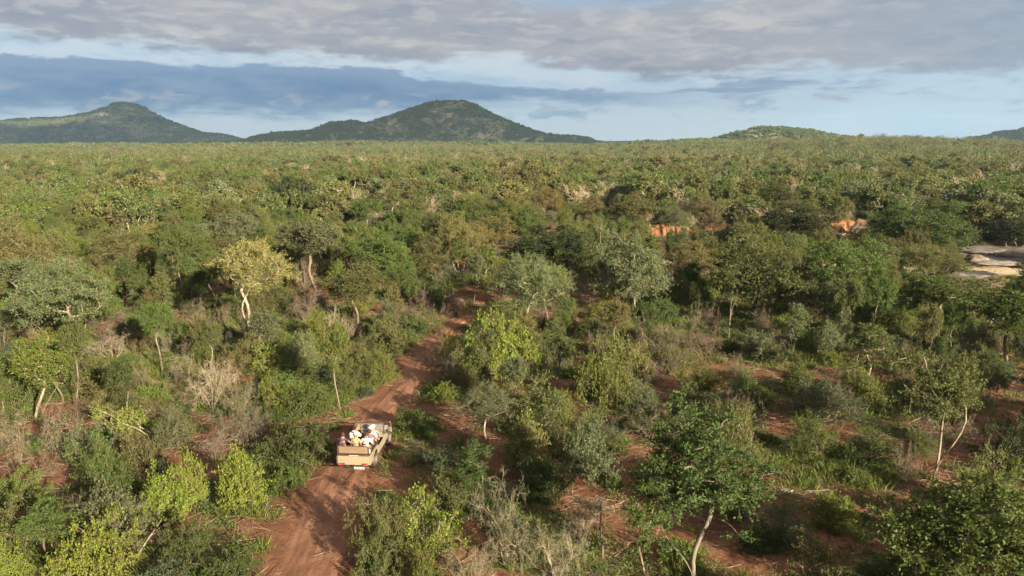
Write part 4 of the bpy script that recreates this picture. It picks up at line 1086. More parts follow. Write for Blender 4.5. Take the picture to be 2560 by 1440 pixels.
# groves for the far plain: many small trees in one mesh
def grove(seed, size, nt, leafsz, cols, barefrac):
    rg = np.random.default_rng(seed); mats = [FAR[c] for c in cols] + [FBARK['pale'], FBARK['tan']]
    V = []; F4 = []; F3 = []; M4 = []; M3 = []; n0 = 0
    for t in range(nt):
        cx, cy = rg.uniform(-size / 2, size / 2, 2); H = min(8.0, 1.5 + rg.exponential(2.0)); Rc = H * rg.uniform(0.38, 0.62)
        bark = len(cols) + int(rg.integers(0, 2))
        if rg.uniform() < barefrac:
            for k in range(9):
                a = rg.uniform(0, 6.28); e = np.array([cx + math.cos(a) * Rc * 0.6, cy + math.sin(a) * Rc * 0.6, H * rg.uniform(0.5, 0.95)]); w = 0.09
                s = np.array([math.sin(a) * w, -math.cos(a) * w, 0]); b = np.array([cx, cy, -0.3])
                V += [b - s, b + s, e]; F3.append([n0, n0 + 1, n0 + 2]); M3.append(bark); n0 += 3
            continue
        ci = int(rg.integers(0, len(cols))); nl = 84
        d = unit(rg.normal(size=(nl, 3))); d[:, 2] = np.abs(d[:, 2]) * 0.9 - 0.15
        base = np.array([cx, cy, H * 0.55]) + d * np.array([Rc, Rc, H * 0.45]) * (rg.uniform(0.5, 1.0, (nl, 1)))
        Ls = leafsz * rg.uniform(0.7, 1.4, nl)
        v, f = leaves_mesh(rg, base, rg.normal(size=(nl, 3)) + d * 0.5, Ls, Ls * 0.75)
        V += list(v); F4 += list(f + n0); M4 += [ci] * nl; n0 += nl * 4
        w = 0.13
        for a in (0, 2.1):
            s = np.array([math.cos(a) * w, math.sin(a) * w, 0]); b = np.array([cx, cy, -0.3]); e = np.array([cx, cy, H * 0.7])
            V += [b - s, b + s, e + s * 0.5, e - s * 0.5]; F4.append(np.array([n0, n0 + 1, n0 + 2, n0 + 3])); M4.append(bark); n0 += 4
    return mesh_np('grove', np.array(V), np.array(F4), np.array(F3) if F3 else None, mats, False, M4 + M3)
GR = [grove(31, 22, 24, 0.55, ['green', 'olive', 'grey', 'mid'], 0.12), grove(32, 22, 26, 0.55, ['olive', 'deep', 'grey', 'mid'], 0.10), grove(33, 22, 22, 0.55, ['khaki', 'olive', 'brown'], 0.35), grove(34, 22, 30, 0.55, ['khaki', 'olive', 'grey'], 0.72), grove(35, 22, 30, 0.55, ['brown', 'khaki'], 0.82)]
x, y = pts_sector(8200, 460, 1500, R(38), rg)
kd = rg.uniform(size=len(x)) < 0.35 + 0.65 * sstep(fbm(x / 70, y / 70, 23, 3), 0.34, 0.5); x, y = x[kd], y[kd]
pn = fbm(x / 110, y / 160, 91, 3); n = len(x)
isb = rg.uniform(size=n) < 0.08 + 0.8 * sstep(pn, 0.46, 0.58)
idx = np.where(isb, rg.integers(2, 5, n), rg.integers(0, 3, n))
sz = (0.6 + 0.9 * fbm(x / 80, y / 80, 29, 3)) * rg.uniform(0.75, 1.3, n)
scatter('far_woodland', GR, np.stack([x, y, terrain(x, y) - 0.1], 1), idx, np.stack([np.zeros(n), np.zeros(n), rg.uniform(0, 6.28, n)], 1), np.stack([rg.uniform(0.85, 1.2, n), rg.uniform(0.85, 1.2, n), sz], 1), 'patchy olive woodland with bare thickets over the far plain')
x, y = pts_sector(1500, 420, 1900, R(38), rg)
make_scatter('emergent_trees', 'scattered taller trees standing out of the far plain', MIDP[:8], np.ones(8) / 8, x, y, 0.9, 1.55, rg)
GR2 = [grove(41, 50, 70, 1.2, ['green', 'olive', 'grey', 'mid'], 0.15), grove(42, 50, 70, 1.2, ['olive', 'khaki', 'grey', 'mid'], 0.2)]
x, y = pts_sector(7000, 1480, 6500, R(38), rg)
make_scatter('horizon_woodland', 'woodland fading out to the foot of the hills', GR2, np.array([0.5, 0.5]), x, y, 0.75, 1.9, rg)

# trees on the hills
def hilltrees(h, D, n, smin, smax, rg, name, label):
    XX, YY, ZZ = h; nx, ny = XX.shape
    i = rg.uniform(0, nx - 1.001, n); j = rg.uniform(0, ny * 0.60, n)
    i0 = i.astype(int); j0 = j.astype(int); fi = i - i0; fj = j - j0
    def s(A): return (A[i0, j0] * (1 - fi) + A[i0 + 1, j0] * fi) * (1 - fj) + (A[i0, j0 + 1] * (1 - fi) + A[i0 + 1, j0 + 1] * fi) * fj
    x, y, z = s(XX), s(YY), s(ZZ)
    bald = fbm(x / 40, z / 16, 64, 3)
    k = (z > -8) & (rg.uniform(size=n) < 1.05 - sstep(bald, 0.46, 0.62) * 0.92)
    make_scatter(name, label, HT, np.ones(len(HT)) / len(HT), x[k], y[k], smin, smax, rg, z[k] - 0.3, 0.25)
HT = [grove(51, 9, 5, 1.2, ['hill_green', 'mid', 'green'], 0.06), grove(52, 9, 5, 1.2, ['deep', 'hill_pale', 'hill_green'], 0.1), grove(53, 5, 2, 1.1, ['hill_green', 'hill_pale'], 0.0)]
hilltrees(HILLS[0][0], 2700, 15000, 0.75, 1.5, rg, 'hillside_woodland', 'dark woodland covering the broad hill in the middle')
hilltrees(HILLS[1][0], 4700, 15000, 1.1, 1.9, rg, 'hillside_woodland', 'woodland covering the pointed hill on the left')
hilltrees(HILLS[2][0], 1500, 9000, 0.6, 1.15, rg, 'hillside_woodland', 'woodland covering the low hill on the right')
hilltrees(HILLS[3][0], 2300, 4500, 0.7, 1.35, rg, 'hillside_woodland', 'woodland covering the hill at the right edge')

# scrub along the lip of the earth banks
bx_, by_ = [], []
for (p0, p1, py) in ((1590, 1740, 588), (2000, 2230, 578), (1755, 1860, 566)):
    a_ = px2ground(p0, py); b_ = px2ground(p1, py); u_ = rg.uniform(0, 1, 26)
    bx_.append(a_[0] + (b_[0] - a_[0]) * u_); by_.append(a_[1] + (b_[1] - a_[1]) * u_ + rg.uniform(1.5, 7, 26))
bx_ = np.concatenate(bx_); by_ = np.concatenate(by_)
make_scatter('bank_scrub', 'low scrub growing along the lip of the earth banks', MIDP[8:13], np.ones(5) / 5, bx_, by_, 0.5, 0.95, rg, terrain(bx_, by_) + 1.0)
# low herbs and grass
def tuft(seed, n, h, spread, mat, w=0.012, arch=0.5):
    rg = np.random.default_rng(seed)
    a = rg.uniform(0, 6.28, n); r = rg.uniform(0, 1, n) ** 0.6 * spread
    b = np.stack([np.cos(a) * r, np.sin(a) * r, np.zeros(n) - 0.02], 1)
    d = unit(np.stack([np.cos(a) * arch, np.sin(a) * arch, np.ones(n)], 1) + rg.normal(size=(n, 3)) * 0.3)
    L = h * rg.uniform(0.5, 1.2, n)[:, None]
    s = unit(np.cross(d, rg.normal(size=(n, 3)))) * w
    m = b + d * L * 0.55; t = b + d * L + np.stack([np.cos(a), np.sin(a), -0.5 * np.ones(n)], 1) * L * 0.25 * arch
    V = np.stack([b - s, b + s, m + s * 0.8, m - s * 0.8, t], 1).reshape(-1, 3); i = np.arange(n)[:, None] * 5
    return mesh_np('tuft', V, i + np.array([[0, 1, 2, 3]]), i + np.array([[3, 2, 4]]), [mat])
def herb(seed, n, h, rad, leaf, mat):
    rg = np.random.default_rng(seed)
    d = unit(rg.normal(size=(n, 3))); d[:, 2] = np.abs(d[:, 2])
    b = d * np.array([rad, rad, h]) * rg.uniform(0.3, 1, (n, 1)); Ls = leaf * rg.uniform(0.6, 1.3, n)
    V, F = leaves_mesh(rg, b, d + rg.normal(size=(n, 3)) * 0.6, Ls, Ls * 0.5)
    return mesh_np('herb', V, F, None, [mat])
GP = [tuft(1, 70, 0.42, 0.26, FAR['green']), tuft(2, 60, 0.5, 0.3, FAR['limeg']), tuft(3, 60, 0.45, 0.3, FAR['khaki'], 0.009), herb(4, 110, 0.32, 0.42, 0.10, FAR['deep']), herb(5, 120, 0.26, 0.5, 0.09, FAR['green']), herb(6, 100, 0.4, 0.4, 0.09, FAR['mid'])]
GPW = np.array([0.20, 0.08, 0.24, 0.16, 0.19, 0.13])
x, y = pts_sector(34000, 24, 125, R(40), rg)
u_ = rg.uniform(size=len(x)) < herb_mask(x, y) * 0.85 + 0.10
x, y = x[u_], y[u_]
k = track_dist(x, y) > 0.25 + 0.5 * rg.uniform(size=len(x)); k &= river_mask(x, y) < 0.55; x, y = x[k], y[k]
# the lush patches the photograph shows under the trees
for (px, py, rx, ry, n) in [(1475, 1105, 75, 30, 330), (1030, 1075, 45, 22, 120), (1580, 830, 110, 40, 420), (1650, 760, 90, 30, 260), (820, 1000, 60, 20, 90), (1950, 880, 140, 35, 300), (720, 860, 60, 20, 150), (330, 930, 90, 30, 200), (1880, 1160, 60, 25, 120), (2160, 1190, 110, 30, 220), (1110, 975, 50, 20, 110)]:
    gx, gy, gz, gt = px2ground(px, py); g2 = px2ground(px, py - ry)
    nx_ = gx + rg.normal(size=n) * rx * gt / FPX * 0.5; ny_ = gy + rg.normal(size=n) * (g2[1] - gy) * 0.5
    kk = track_dist(nx_, ny_) > 0.3
    x = np.concatenate([x, nx_[kk]]); y = np.concatenate([y, ny_[kk]])
make_scatter('grass', 'green grass and low herbs on the red earth', GP, GPW, x, y, 0.6, 1.5, rg)
# twig litter
def litter(seed):
    rg = np.random.default_rng(seed); mb = MB()
    for i in range(7):
        p = np.array([*rg.normal(size=2) * 0.35, 0.03]); d = np.array([*unit(rg.normal(size=2)), rg.uniform(-0.02, 0.25)]); L = rg.uniform(0.3, 1.1)
        mb.tube([p, p + d * L * 0.5 + rg.normal(size=3) * 0.04, p + d * L], [0.012, 0.010, 0.004], 3, False)
    return mb.mesh('litter', [FBARK['pale' if seed % 2 else 'pink']])
x, y = pts_sector(5200, 24, 85, R(38), rg); k = track_dist(x, y) > 0.3
make_scatter('twig_litter', 'dry twigs and sticks lying on the ground', [litter(1), litter(2), litter(3), litter(4)], np.ones(4) / 4, x[k], y[k], 0.6, 1.4, rg)

def clod(seed):
    rg = np.random.default_rng(seed); bm = bmesh.new(); bmesh.ops.create_icosphere(bm, subdivisions=1, radius=0.06)
    for v in bm.verts: v.co = Vector((v.co.x * 1.3, v.co.y, v.co.z * 0.7)) * (1 + rg.normal() * 0.18)
    me = bpy.data.meshes.new('clod'); bm.to_mesh(me); bm.free(); me.materials.append(bpy.data.materials['red_earth']); return me
x, y = pts_sector(9000, 24, 70, R(38), rg); k = (clear_mask(x, y) > 0.2) | (np.abs(track_dist(x, y)) < 1.0); x, y = x[k], y[k]
make_scatter('earth_clods', 'small clods and stones on the bare red earth', [clod(1), clod(2), clod(3)], np.ones(3) / 3, x, y, 0.4, 1.5, rg)

# ------------------------------------------------------------------ rocks, earth banks, termite mounds
def rock_mat(name, c1, c2, c3):
    m, t, out = new_mat(name)
    tc = t.n('ShaderNodeTexCoord'); g = t.n('ShaderNodeNewGeometry').outputs['Position']
    n1 = t.noise(g, 0.45, 5, 0.6); n2 = t.noise(g, 3.0, 5, 0.7); n3 = t.noise(t.mapv(g, sc=(0.35, 0.35, 2.5)), 1.0, 4, 0.6)
    col = t.mix(t.ss(n1, 0.35, 0.65), (*c1, 1), (*c2, 1))
    col = t.mix(t.m('MULTIPLY', t.ss(n3, 0.52, 0.68), 0.7), col, (*c3, 1))
    col = t.mix(t.m('MULTIPLY', t.ss(n2, 0.55, 0.72), 0.5), col, (c1[0] * 0.5, c1[1] * 0.5, c1[2] * 0.5, 1))
    p = t.n('ShaderNodeBsdfPrincipled'); t.set(p.inputs['Base Color'], col); p.inputs['Roughness'].default_value = 0.9; p.inputs['Specular IOR Level'].default_value = 0.2
    bp = t.n('ShaderNodeBump'); bp.inputs['Strength'].default_value = 0.6; bp.inputs['Distance'].default_value = 0.12
    t.set(bp.inputs['Height'], t.m('ADD', n2, n3)); t.set(p.inputs['Normal'], bp.outputs[0])
    m.node_tree.links.new(p.outputs[0], out.inputs[0])
    return m
GRANITE = rock_mat('granite', (0.14, 0.120, 0.106), (0.195, 0.165, 0.142), (0.075, 0.066, 0.062))
GRANITE_D = rock_mat('weathered_granite', (0.15, 0.112, 0.09), (0.22, 0.17, 0.14), (0.10, 0.08, 0.07))
OCHRE = rock_mat('ochre_earth', (0.165, 0.076, 0.036), (0.215, 0.108, 0.054), (0.115, 0.050, 0.025))

def blob(seed, sx, sy, sz, rough=0.35, sub=4, sharp=0.0):
    bm = bmesh.new(); bmesh.ops.create_icosphere(bm, subdivisions=sub, radius=1.0)
    co = np.array([v.co[:] for v in bm.verts])
    n = fbm(co[:, 0] * 1.4 + seed * 3.1, co[:, 1] * 1.4 + co[:, 2] * 1.1 + seed, seed, 4) - 0.5
    n2 = fbm(co[:, 0] * 5 + seed, co[:, 1] * 5 + co[:, 2] * 4, seed + 3, 3) - 0.5
    P = co * (1 + n * rough * 1.6 + n2 * rough * 0.35)[:, None]
    P[:, 2] = np.sign(P[:, 2]) * np.abs(P[:, 2]) ** (1 + sharp)
    if sharp: P[:, 2] = np.clip(P[:, 2], -1, 0.42 + n2 * 0.35 + n * 0.3)
    P *= np.array([sx, sy, sz])
    for v, p in zip(bm.verts, P): v.co = p
    me = bpy.data.meshes.new('rock'); bm.to_mesh(me); bm.free()
    for p in me.polygons: p.use_smooth = True
    return me
# pixel of the foot, half width px, height m, depth m, flat?, material, label
ROCKS = [
 ('granite_slab', 2490, 672, 110, 1.0, 5.0, 'g', 'broad pinkish granite slab at the right edge'),
 ('granite_slab', 2520, 640, 90, 1.1, 5.0, 'g', 'pale granite slab behind the broad pinkish one'),
 ('granite_slab', 2440, 700, 62, 0.9, 3.6, 'g', 'low tan granite slab in front of the dead tree'),
 ('granite_slab', 2462, 716, 55, 1.0, 3.0, 'd', 'brown weathered granite slab below the tan one'),
 ('boulder', 2446, 672, 30, 0.9, 1.5, 'd', 'rounded brown boulder lying on the granite slabs'),
 ('boulder', 2545, 650, 30, 0.9, 1.5, 'd', 'dark boulder at the right edge on the slabs'),
 ('boulder', 2438, 618, 22, 1.4, 1.6, 'd', 'grey boulder under the dark tree at the right edge'),
 ('boulder', 2519, 556, 8, 1.3, 0.8, 'g', 'small round pale boulder high on the right slope'),
 ('boulder', 2496, 582, 14, 1.2, 1.0, 'g', 'pale blocky boulder below the small round one'),
 ('boulder', 1703, 655, 17, 1.5, 1.2, 'd', 'round banded boulder in the dry river bed'),
 ('boulder', 1712, 632, 10, 0.6, 0.8, 'd', 'flat brown rock behind the banded boulder'),
 ('boulder', 2140, 584, 11, 1.0, 0.9, 'g', 'pale boulder at the foot of the right orange bank'),
 ('granite_slab', 2095, 588, 22, 0.5, 2.0, 'g', 'flat pale slab below the right orange bank'),
 ('granite_slab', 2040, 680, 36, 0.5, 2.4, 'g', 'low grey slab left of the pale-limbed tree'),
 ('granite_slab', 2215, 668, 26, 0.5, 2.4, 'g', 'pale slab between the pale-limbed tree and the broad tree'),
 ('granite_slab', 1110, 636, 34, 0.4, 3.0, 'g', 'pale rock shelf in the river bed left of the golden tree'),
 ('granite_slab', 1095, 668, 40, 0.4, 2.4, 'd', 'brown rock shelf in the river bed behind the thin-trunk tree'),
 ('granite_slab', 1180, 672, 30, 0.4, 2.2, 'g', 'pinkish rock shelf below the golden tree'),
 ('boulder', 1080, 664, 7, 0.7, 0.6, 'g', 'small white stone on the brown rock shelf'),
 ('granite_slab', 1660, 690, 40, 0.4, 2.2, 'd', 'brown rock shelf behind the joined-trunk tree'),
]
for i, (nm, px, py, hw, h, dp, mt, lab) in enumerate(ROCKS):
    x, y, z, t_ = px2ground(px, py); w = hw * t_ / FPX
    slab = nm == 'granite_slab'
    me = blob(40 + i, w, dp, h, 0.55 if slab else 0.42, 5 if hw > 50 else 4, 0.25 if slab else 0.0)
    me.materials.append(GRANITE if mt == 'g' else GRANITE_D)
    o = link(nm, me); o.location = (x, y + dp * 0.6, z + (0.12 * h if slab else 0.45 * h)); o.rotation_euler = (0, 0, rnd.uniform(-0.25, 0.25))
    tag(o, lab, 'rock', 'rocks along the dry river bed')

def bank(px0, px1, py, h, seed, label):
    """a cut face of bare earth: steep front with runnels, falling away behind"""
    a = px2ground(px0, py); b = px2ground(px1, py)
    n = 90; k = 26
    s = np.linspace(0, 1, n); L = math.hypot(b[0] - a[0], b[1] - a[1])
    bx = a[0] + (b[0] - a[0]) * s; by = a[1] + (b[1] - a[1]) * s + (fbm(s * 5, s * 0 + seed, seed, 3) - 0.5) * 3.5
    prof_d = np.concatenate([np.linspace(-0.6, 0.75, 16), np.geomspace(1.0, 9.0, k - 16)])
    prof_z = np.concatenate([np.linspace(-0.3, 1.0, 16) ** 1.0, np.linspace(1.02, -0.12, k - 16)])
    end = np.sin(np.clip(s, 0, 1) * PI) ** 0.45
    S, D = np.meshgrid(s, np.arange(k), indexing='ij')
    run = (fbm(S * L / 0.7, S * 0 + 2, seed + 5, 4) - 0.5) * 1.5 * np.sin(np.clip(D / 16, 0, 1) * PI)
    top = 1 + (fbm(s * L / 1.3, s * 0, seed + 9, 4) - 0.5) * 0.5
    X = bx[:, None] + 0 * D; Y = by[:, None] + prof_d[None, :] + run
    Z = terrain(X, Y) + h * prof_z[None, :] * end[:, None] * top[:, None] - 0.05 + (fbm(X / 0.5, Y / 0.5 + prof_z[None, :] * 3, seed, 3) - 0.5) * 0.25
    idx = np.arange(n * k).reshape(n, k)
    F = np.stack([idx[:-1, :-1], idx[1:, :-1], idx[1:, 1:], idx[:-1, 1:]], -1).reshape(-1, 4)
    me = mesh_np('earth_bank', np.stack([X, Y, Z], -1).reshape(-1, 3), F, None, [OCHRE], True)
    o = link('earth_bank', me); tag(o, label, 'earth bank', 'eroded earth banks of the dry river')
bank(1590, 1740, 590, 2.0, 3, 'steep orange earth bank right of the wide olive tree')
bank(2000, 2230, 580, 2.0, 9, 'long orange earth bank between the dark glossy tree and the broad tree')
bank(1755, 1860, 568, 1.2, 14, 'low orange earth bank behind the brown green tree')
bank(2215, 2275, 560, 1.5, 19, 'small orange earth bank above the broad deep green tree')
bank(1120, 1180, 574, 0.7, 23, 'low red earth step behind the wide golden tree')

def mound(px, py, hpx, seed, label):
    x, y, z, t_ = px2ground(px, py); h = hpx * t_ / FPX
    mb = MB(); k = 12; rg = np.random.default_rng(seed)
    u = np.linspace(0, 1, k)
    mb.tube(np.stack([np.cumsum(rg.normal(size=k)) * 0.03 * h, np.cumsum(rg.normal(size=k)) * 0.03 * h, u * h - 0.05 * h], 1), h * (0.42 * (1 - u) ** 0.8 + 0.05) * (1 + rg.normal(size=k) * 0.07), 14)
    me = mb.mesh('termite_mound', [OCHRE], True)
    o = link('termite_mound', me); o.location = (x, y, z); tag(o, label, 'termite mound', 'termite mounds in the far bush')
mound(955, 394, 10, 1, 'orange termite mound on the far plain left of centre')
mound(1398, 436, 9, 2, 'small orange termite mound on the far plain right of centre')
mound(2343, 444, 14, 3, 'pointed orange termite mound on the right slope')
mound(1993, 474, 14, 4, 'orange termite mound among bushes above the right orange bank')

# ------------------------------------------------------------------ safari vehicle
def paint(name, col, rough=0.45, metal=0.0, dust=0.4, spec=0.5):
    m, t, out = new_mat(name)
    tc = t.n('ShaderNodeTexCoord'); n1 = t.noise(tc.outputs['Object'], 2.2, 4, 0.6); n2 = t.noise(tc.outputs['Object'], 16, 3, 0.6)
    c = t.mix(t.m('MULTIPLY', t.ss(n1, 0.4, 0.75), dust), (*col, 1), (0.33, 0.21, 0.13, 1))
    c = t.mix(t.m('MULTIPLY', t.ss(n2, 0.55, 0.75), dust * 0.5), c, (col[0] * 0.6, col[1] * 0.55, col[2] * 0.5, 1))
    p = t.n('ShaderNodeBsdfPrincipled'); t.set(p.inputs['Base Color'], c); p.inputs['Metallic'].default_value = metal
    p.inputs['Specular IOR Level'].default_value = spec
    t.set(p.inputs['Roughness'], t.m('ADD', rough, t.m('MULTIPLY', n1, 0.2)))
    m.node_tree.links.new(p.outputs[0], out.inputs[0])
    return m
M_BEIGE = paint('beige_paint', (0.245, 0.203, 0.135), 0.42, 0, 0.35)
M_TAN = paint('tan_canvas', (0.175, 0.126, 0.078), 0.8, 0, 0.3, 0.2)
M_FRAME = paint('dark_maroon_tube', (0.055, 0.028, 0.024), 0.45, 0, 0.15)
M_BLACK = paint('black_vinyl', (0.014, 0.016, 0.017), 0.5, 0, 0.08)
M_RUBBER = paint('rubber', (0.022, 0.021, 0.020), 0.85, 0, 0.5, 0.2)
M_RIM = paint('steel_rim', (0.30, 0.30, 0.30), 0.4, 0.6, 0.3)
M_CHASSIS = paint('chassis_black', (0.02, 0.018, 0.016), 0.7, 0, 0.4)
M_RED = paint('red_lens', (0.42, 0.02, 0.02), 0.2, 0, 0.08)
M_AMBER = paint('amber_lens', (0.40, 0.12, 0.03), 0.2, 0, 0.08)
M_WHITE = paint('white_plate', (0.42, 0.43, 0.42), 0.4, 0, 0.08)
M_INK = paint('plate_ink', (0.03, 0.06, 0.05), 0.5, 0, 0.0)
M_GREYB = paint('dusty_sky_grey', (0.30, 0.30, 0.27), 0.35, 0, 0.35)  # grey stands for dust and the sky's reflection on the bonnet
M_BUNDLE = paint('brown_cloth', (0.34, 0.21, 0.10), 0.9, 0, 0.3, 0.1)
mg, tg, outg = new_mat('windscreen_glass')
pg_ = tg.n('ShaderNodeBsdfPrincipled'); pg_.inputs['Base Color'].default_value = (0.8, 0.85, 0.85, 1); pg_.inputs['Roughness'].default_value = 0.05; pg_.inputs['Transmission Weight'].default_value = 0.0
gt_ = tg.n('ShaderNodeBsdfTransparent'); gl_ = tg.n('ShaderNodeBsdfGlossy'); gl_.inputs['Roughness'].default_value = 0.06
mxg = tg.n('ShaderNodeMixShader'); mxg.inputs[0].default_value = 0.25
df_ = tg.n('ShaderNodeBsdfDiffuse'); df_.inputs['Color'].default_value = (0.35, 0.33, 0.30, 1)
mxg2 = tg.n('ShaderNodeMixShader'); mxg2.inputs[0].default_value = 0.22
mg.node_tree.links.new(gt_.outputs[0], mxg.inputs[1]); mg.node_tree.links.new(gl_.outputs[0], mxg.inputs[2])
mg.node_tree.links.new(mxg.outputs[0], mxg2.inputs[1]); mg.node_tree.links.new(df_.outputs[0], mxg2.inputs[2]); mg.node_tree.links.new(mxg2.outputs[0], outg.inputs[0])
M_GLASS = mg

def box(name, cx, cy, cz, sx, sy, sz, mat, parent, bev=0.02, rot=(0, 0, 0)):
    bm = bmesh.new(); bmesh.ops.create_cube(bm, size=1.0)
    for v in bm.verts: v.co = Vector((v.co.x * sx, v.co.y * sy, v.co.z * sz))
    if bev: bmesh.ops.bevel(bm, geom=list(bm.edges), offset=min(bev, 0.45 * min(sx, sy, sz)), segments=2, profile=0.5, affect='EDGES')
    me = bpy.data.meshes.new(name); bm.to_mesh(me); bm.free(); me.materials.append(mat)
    o = link(name, me, parent); o.location = (cx, cy, cz); o.rotation_euler = rot
    return o
def prism(name, outline, x0, x1, mat, parent, bev=0.012):
    """outline in the (y, z) plane, extruded across x"""
    bm = bmesh.new()
    vs = [bm.verts.new((x0, y, z)) for y, z in outline]
    f = bm.faces.new(vs); r = bmesh.ops.extrude_face_region(bm, geom=[f])
    for v in [g for g in r['geom'] if isinstance(g, bmesh.types.BMVert)]: v.co.x = x1
    bmesh.ops.recalc_face_normals(bm, faces=list(bm.faces))
    if bev: bmesh.ops.bevel(bm, geom=[e for e in bm.edges if abs(e.verts[0].co.x - e.verts[1].co.x) < 1e-6], offset=bev, segments=1, affect='EDGES')
    bmesh.ops.triangulate(bm, faces=[q for q in bm.faces if len(q.verts) > 4])
    me = bpy.data.meshes.new(name); bm.to_mesh(me); bm.free(); me.materials.append(mat)
    return link(name, me, parent)
def pipe(name, pts, r, mat, parent, sides=8):
    mb = MB(); mb.tube(pts, [r] * len(pts), sides); o = link(name, mb.mesh(name, [mat], True), parent)
    return o
def lathe(name, prof, mat, parent, axis='x', seg=28):
    """profile of (along the axis, radius)"""
    a = np.arange(seg) * 2 * PI / seg; P = np.array(prof); k = len(P)
    V = np.zeros((k, seg, 3)); V[..., 0] = P[:, 0][:, None]; V[..., 1] = P[:, 1][:, None] * np.cos(a); V[..., 2] = P[:, 1][:, None] * np.sin(a)
    if axis == 'z': V = V[..., [1, 2, 0]]
    idx = np.arange(k * seg).reshape(k, seg)
    F = np.stack([idx[:-1], np.roll(idx[:-1], -1, 1), np.roll(idx[1:], -1, 1), idx[1:]], -1).reshape(-1, 4)
    return link(name, mesh_np(name, V.reshape(-1, 3), F, None, [mat], True), parent)

def arch(yc, r, z0, n=9):
    return [(yc + r * math.cos(a), z0 + r * math.sin(a)) for a in np.linspace(0, PI, n)]

def build_vehicle(x, y, z, heading):
    v = bpy.data.objects.new('safari_vehicle', None); COL.objects.link(v)
    v.location = (x, y, z); v.rotation_euler = (0, 0, -heading)
    tag(v, 'open beige safari vehicle with rows of passengers on the red track', 'car')
    W2 = 0.86
    side = [(0.02, 0.60), (0.02, 1.20), (1.50, 1.20), (1.72, 1.00), (2.62, 1.00), (2.86, 1.16), (3.02, 1.16), (3.02, 0.56), (1.58, 0.56)] + arch(1.08, 0.47, 0.58) [0:] + [(0.58, 0.60)]
    front = [(3.03, 0.56), (3.03, 1.08), (4.30, 1.02), (4.50, 0.92), (4.52, 0.66), (4.48, 0.60)] + arch(3.98, 0.46, 0.58) + [(3.48, 0.56)]
    for s in (-1, 1):
        prism('side_panel', side, s * W2, s * (W2 - 0.06), M_BEIGE, v)
        prism('front_fender', front, s * (W2 - 0.01), s * (W2 - 0.20), M_BEIGE, v)
    for s in (-1, 1):
        pipe('side_rail', [(s * 0.84, 0.06, 1.22), (s * 0.84, 0.10, 1.34), (s * 0.84, 1.45, 1.34), (s * 0.84, 1.62, 1.22), (s * 0.84, 1.76, 1.04)], 0.024, M_FRAME, v)
        pipe('sill_rail', [(s * 0.885, 1.62, 0.53), (s * 0.885, 3.42, 0.53)], 0.035, M_CHASSIS, v)
    box('floor_pan', 0, 1.55, 0.60, 1.6, 2.95, 0.08, M_CHASSIS, v, 0)
    box('chassis', 0, 2.3, 0.47, 0.85, 4.3, 0.14, M_CHASSIS, v, 0.02)
    box('bonnet', 0, 3.74, 1.07, 1.30, 1.40, 0.10, M_GREYB, v, 0.04, (R(-2.5), 0, 0))
    g = box('grille', 0, 4.47, 0.86, 1.25, 0.08, 0.34, M_CHASSIS, v, 0.02)
    for s in (-1, 1):
        h = lathe('headlight', [(0, 0.0), (0.0, 0.10), (0.05, 0.095), (0.07, 0.0)], M_WHITE, v, 'x', 16); h.location = (s * 0.52, 4.50, 0.88); h.rotation_euler = (0, 0, PI / 2)
    tgt = box('tailgate', 0, 0.0, 0.90, 1.60, 0.05, 0.58, M_BEIGE, v, 0.02)
    for zz in (-0.12, 0.10):
        box('pressed_rib', 0, -0.026, zz, 1.36, 0.012, 0.03, M_BEIGE, tgt, 0.005)
    lt = box('latch', -0.62, -0.03, 0.02, 0.06, 0.012, 0.05, M_CHASSIS, tgt, 0.004)
    for s in (-1, 1):
        L = box('tail_light', s * 0.60, -0.035, 0.66, 0.32, 0.05, 0.13, M_CHASSIS, v, 0.01)
        box('red_lens', s * 0.02, -0.022, 0.0, 0.15, 0.03, 0.10, M_RED, L, 0.012)
        box('amber_lens', s * 0.115, -0.022, 0.0, 0.06, 0.03, 0.10, M_AMBER, L, 0.01)
        box('number_lamp', -s * 0.11, -0.022, 0.0, 0.06, 0.025, 0.09, M_FRAME, L, 0.01)
    box('bumper', 0, -0.10, 0.53, 1.62, 0.12, 0.07, M_CHASSIS, v, 0.02)
    th = lathe('tow_hitch', [(0, 0.0), (0.0, 0.055), (0.10, 0.05), (0.14, 0.025), (0.18, 0.045), (0.22, 0.0)], M_CHASSIS, v, 'x', 14); th.location = (0.04, -0.06, 0.60); th.rotation_euler = (0, 0, -PI / 2)
    pl = box('number_plate', 0.34, -0.19, 0.50, 0.52, 0.012, 0.115, M_WHITE, v, 0.004)
    fc = bpy.data.curves.new('lettering', 'FONT'); fc.body = 'FTS 407 MP'; fc.align_x = 'CENTER'; fc.align_y = 'CENTER'; fc.size = 0.096; fc.extrude = 0.0015; fc.offset = 0.0022
    tmp = bpy.data.objects.new('lettering_source', fc); COL.objects.link(tmp)
    dg = bpy.context.evaluated_depsgraph_get(); dg.update()
    tm = bpy.data.meshes.new_from_object(tmp.evaluated_get(dg)); bpy.data.objects.remove(tmp)
    tm.materials.clear(); tm.materials.append(M_INK)
    le = link('lettering', tm, pl); le.location = (0, -0.009, 0); le.rotation_euler = (PI / 2, 0, 0)
    # the back board of the rear bench with its tube frame
    bb = box('back_board', 0, 0.04, 1.55, 1.50, 0.05, 0.44, M_TAN, v, 0.02, (R(6), 0, 0))
    def loop(hw, z0, z1, y0, y1):
        c = 0.07
        return [(-hw, y0, z0), (-hw, y1, z1 - c), (-hw + c * 0.4, y1, z1 - c * 0.35), (-hw + c, y1, z1), (hw - c, y1, z1), (hw - c * 0.4, y1, z1 - c * 0.35), (hw, y1, z1 - c), (hw, y0, z0)]
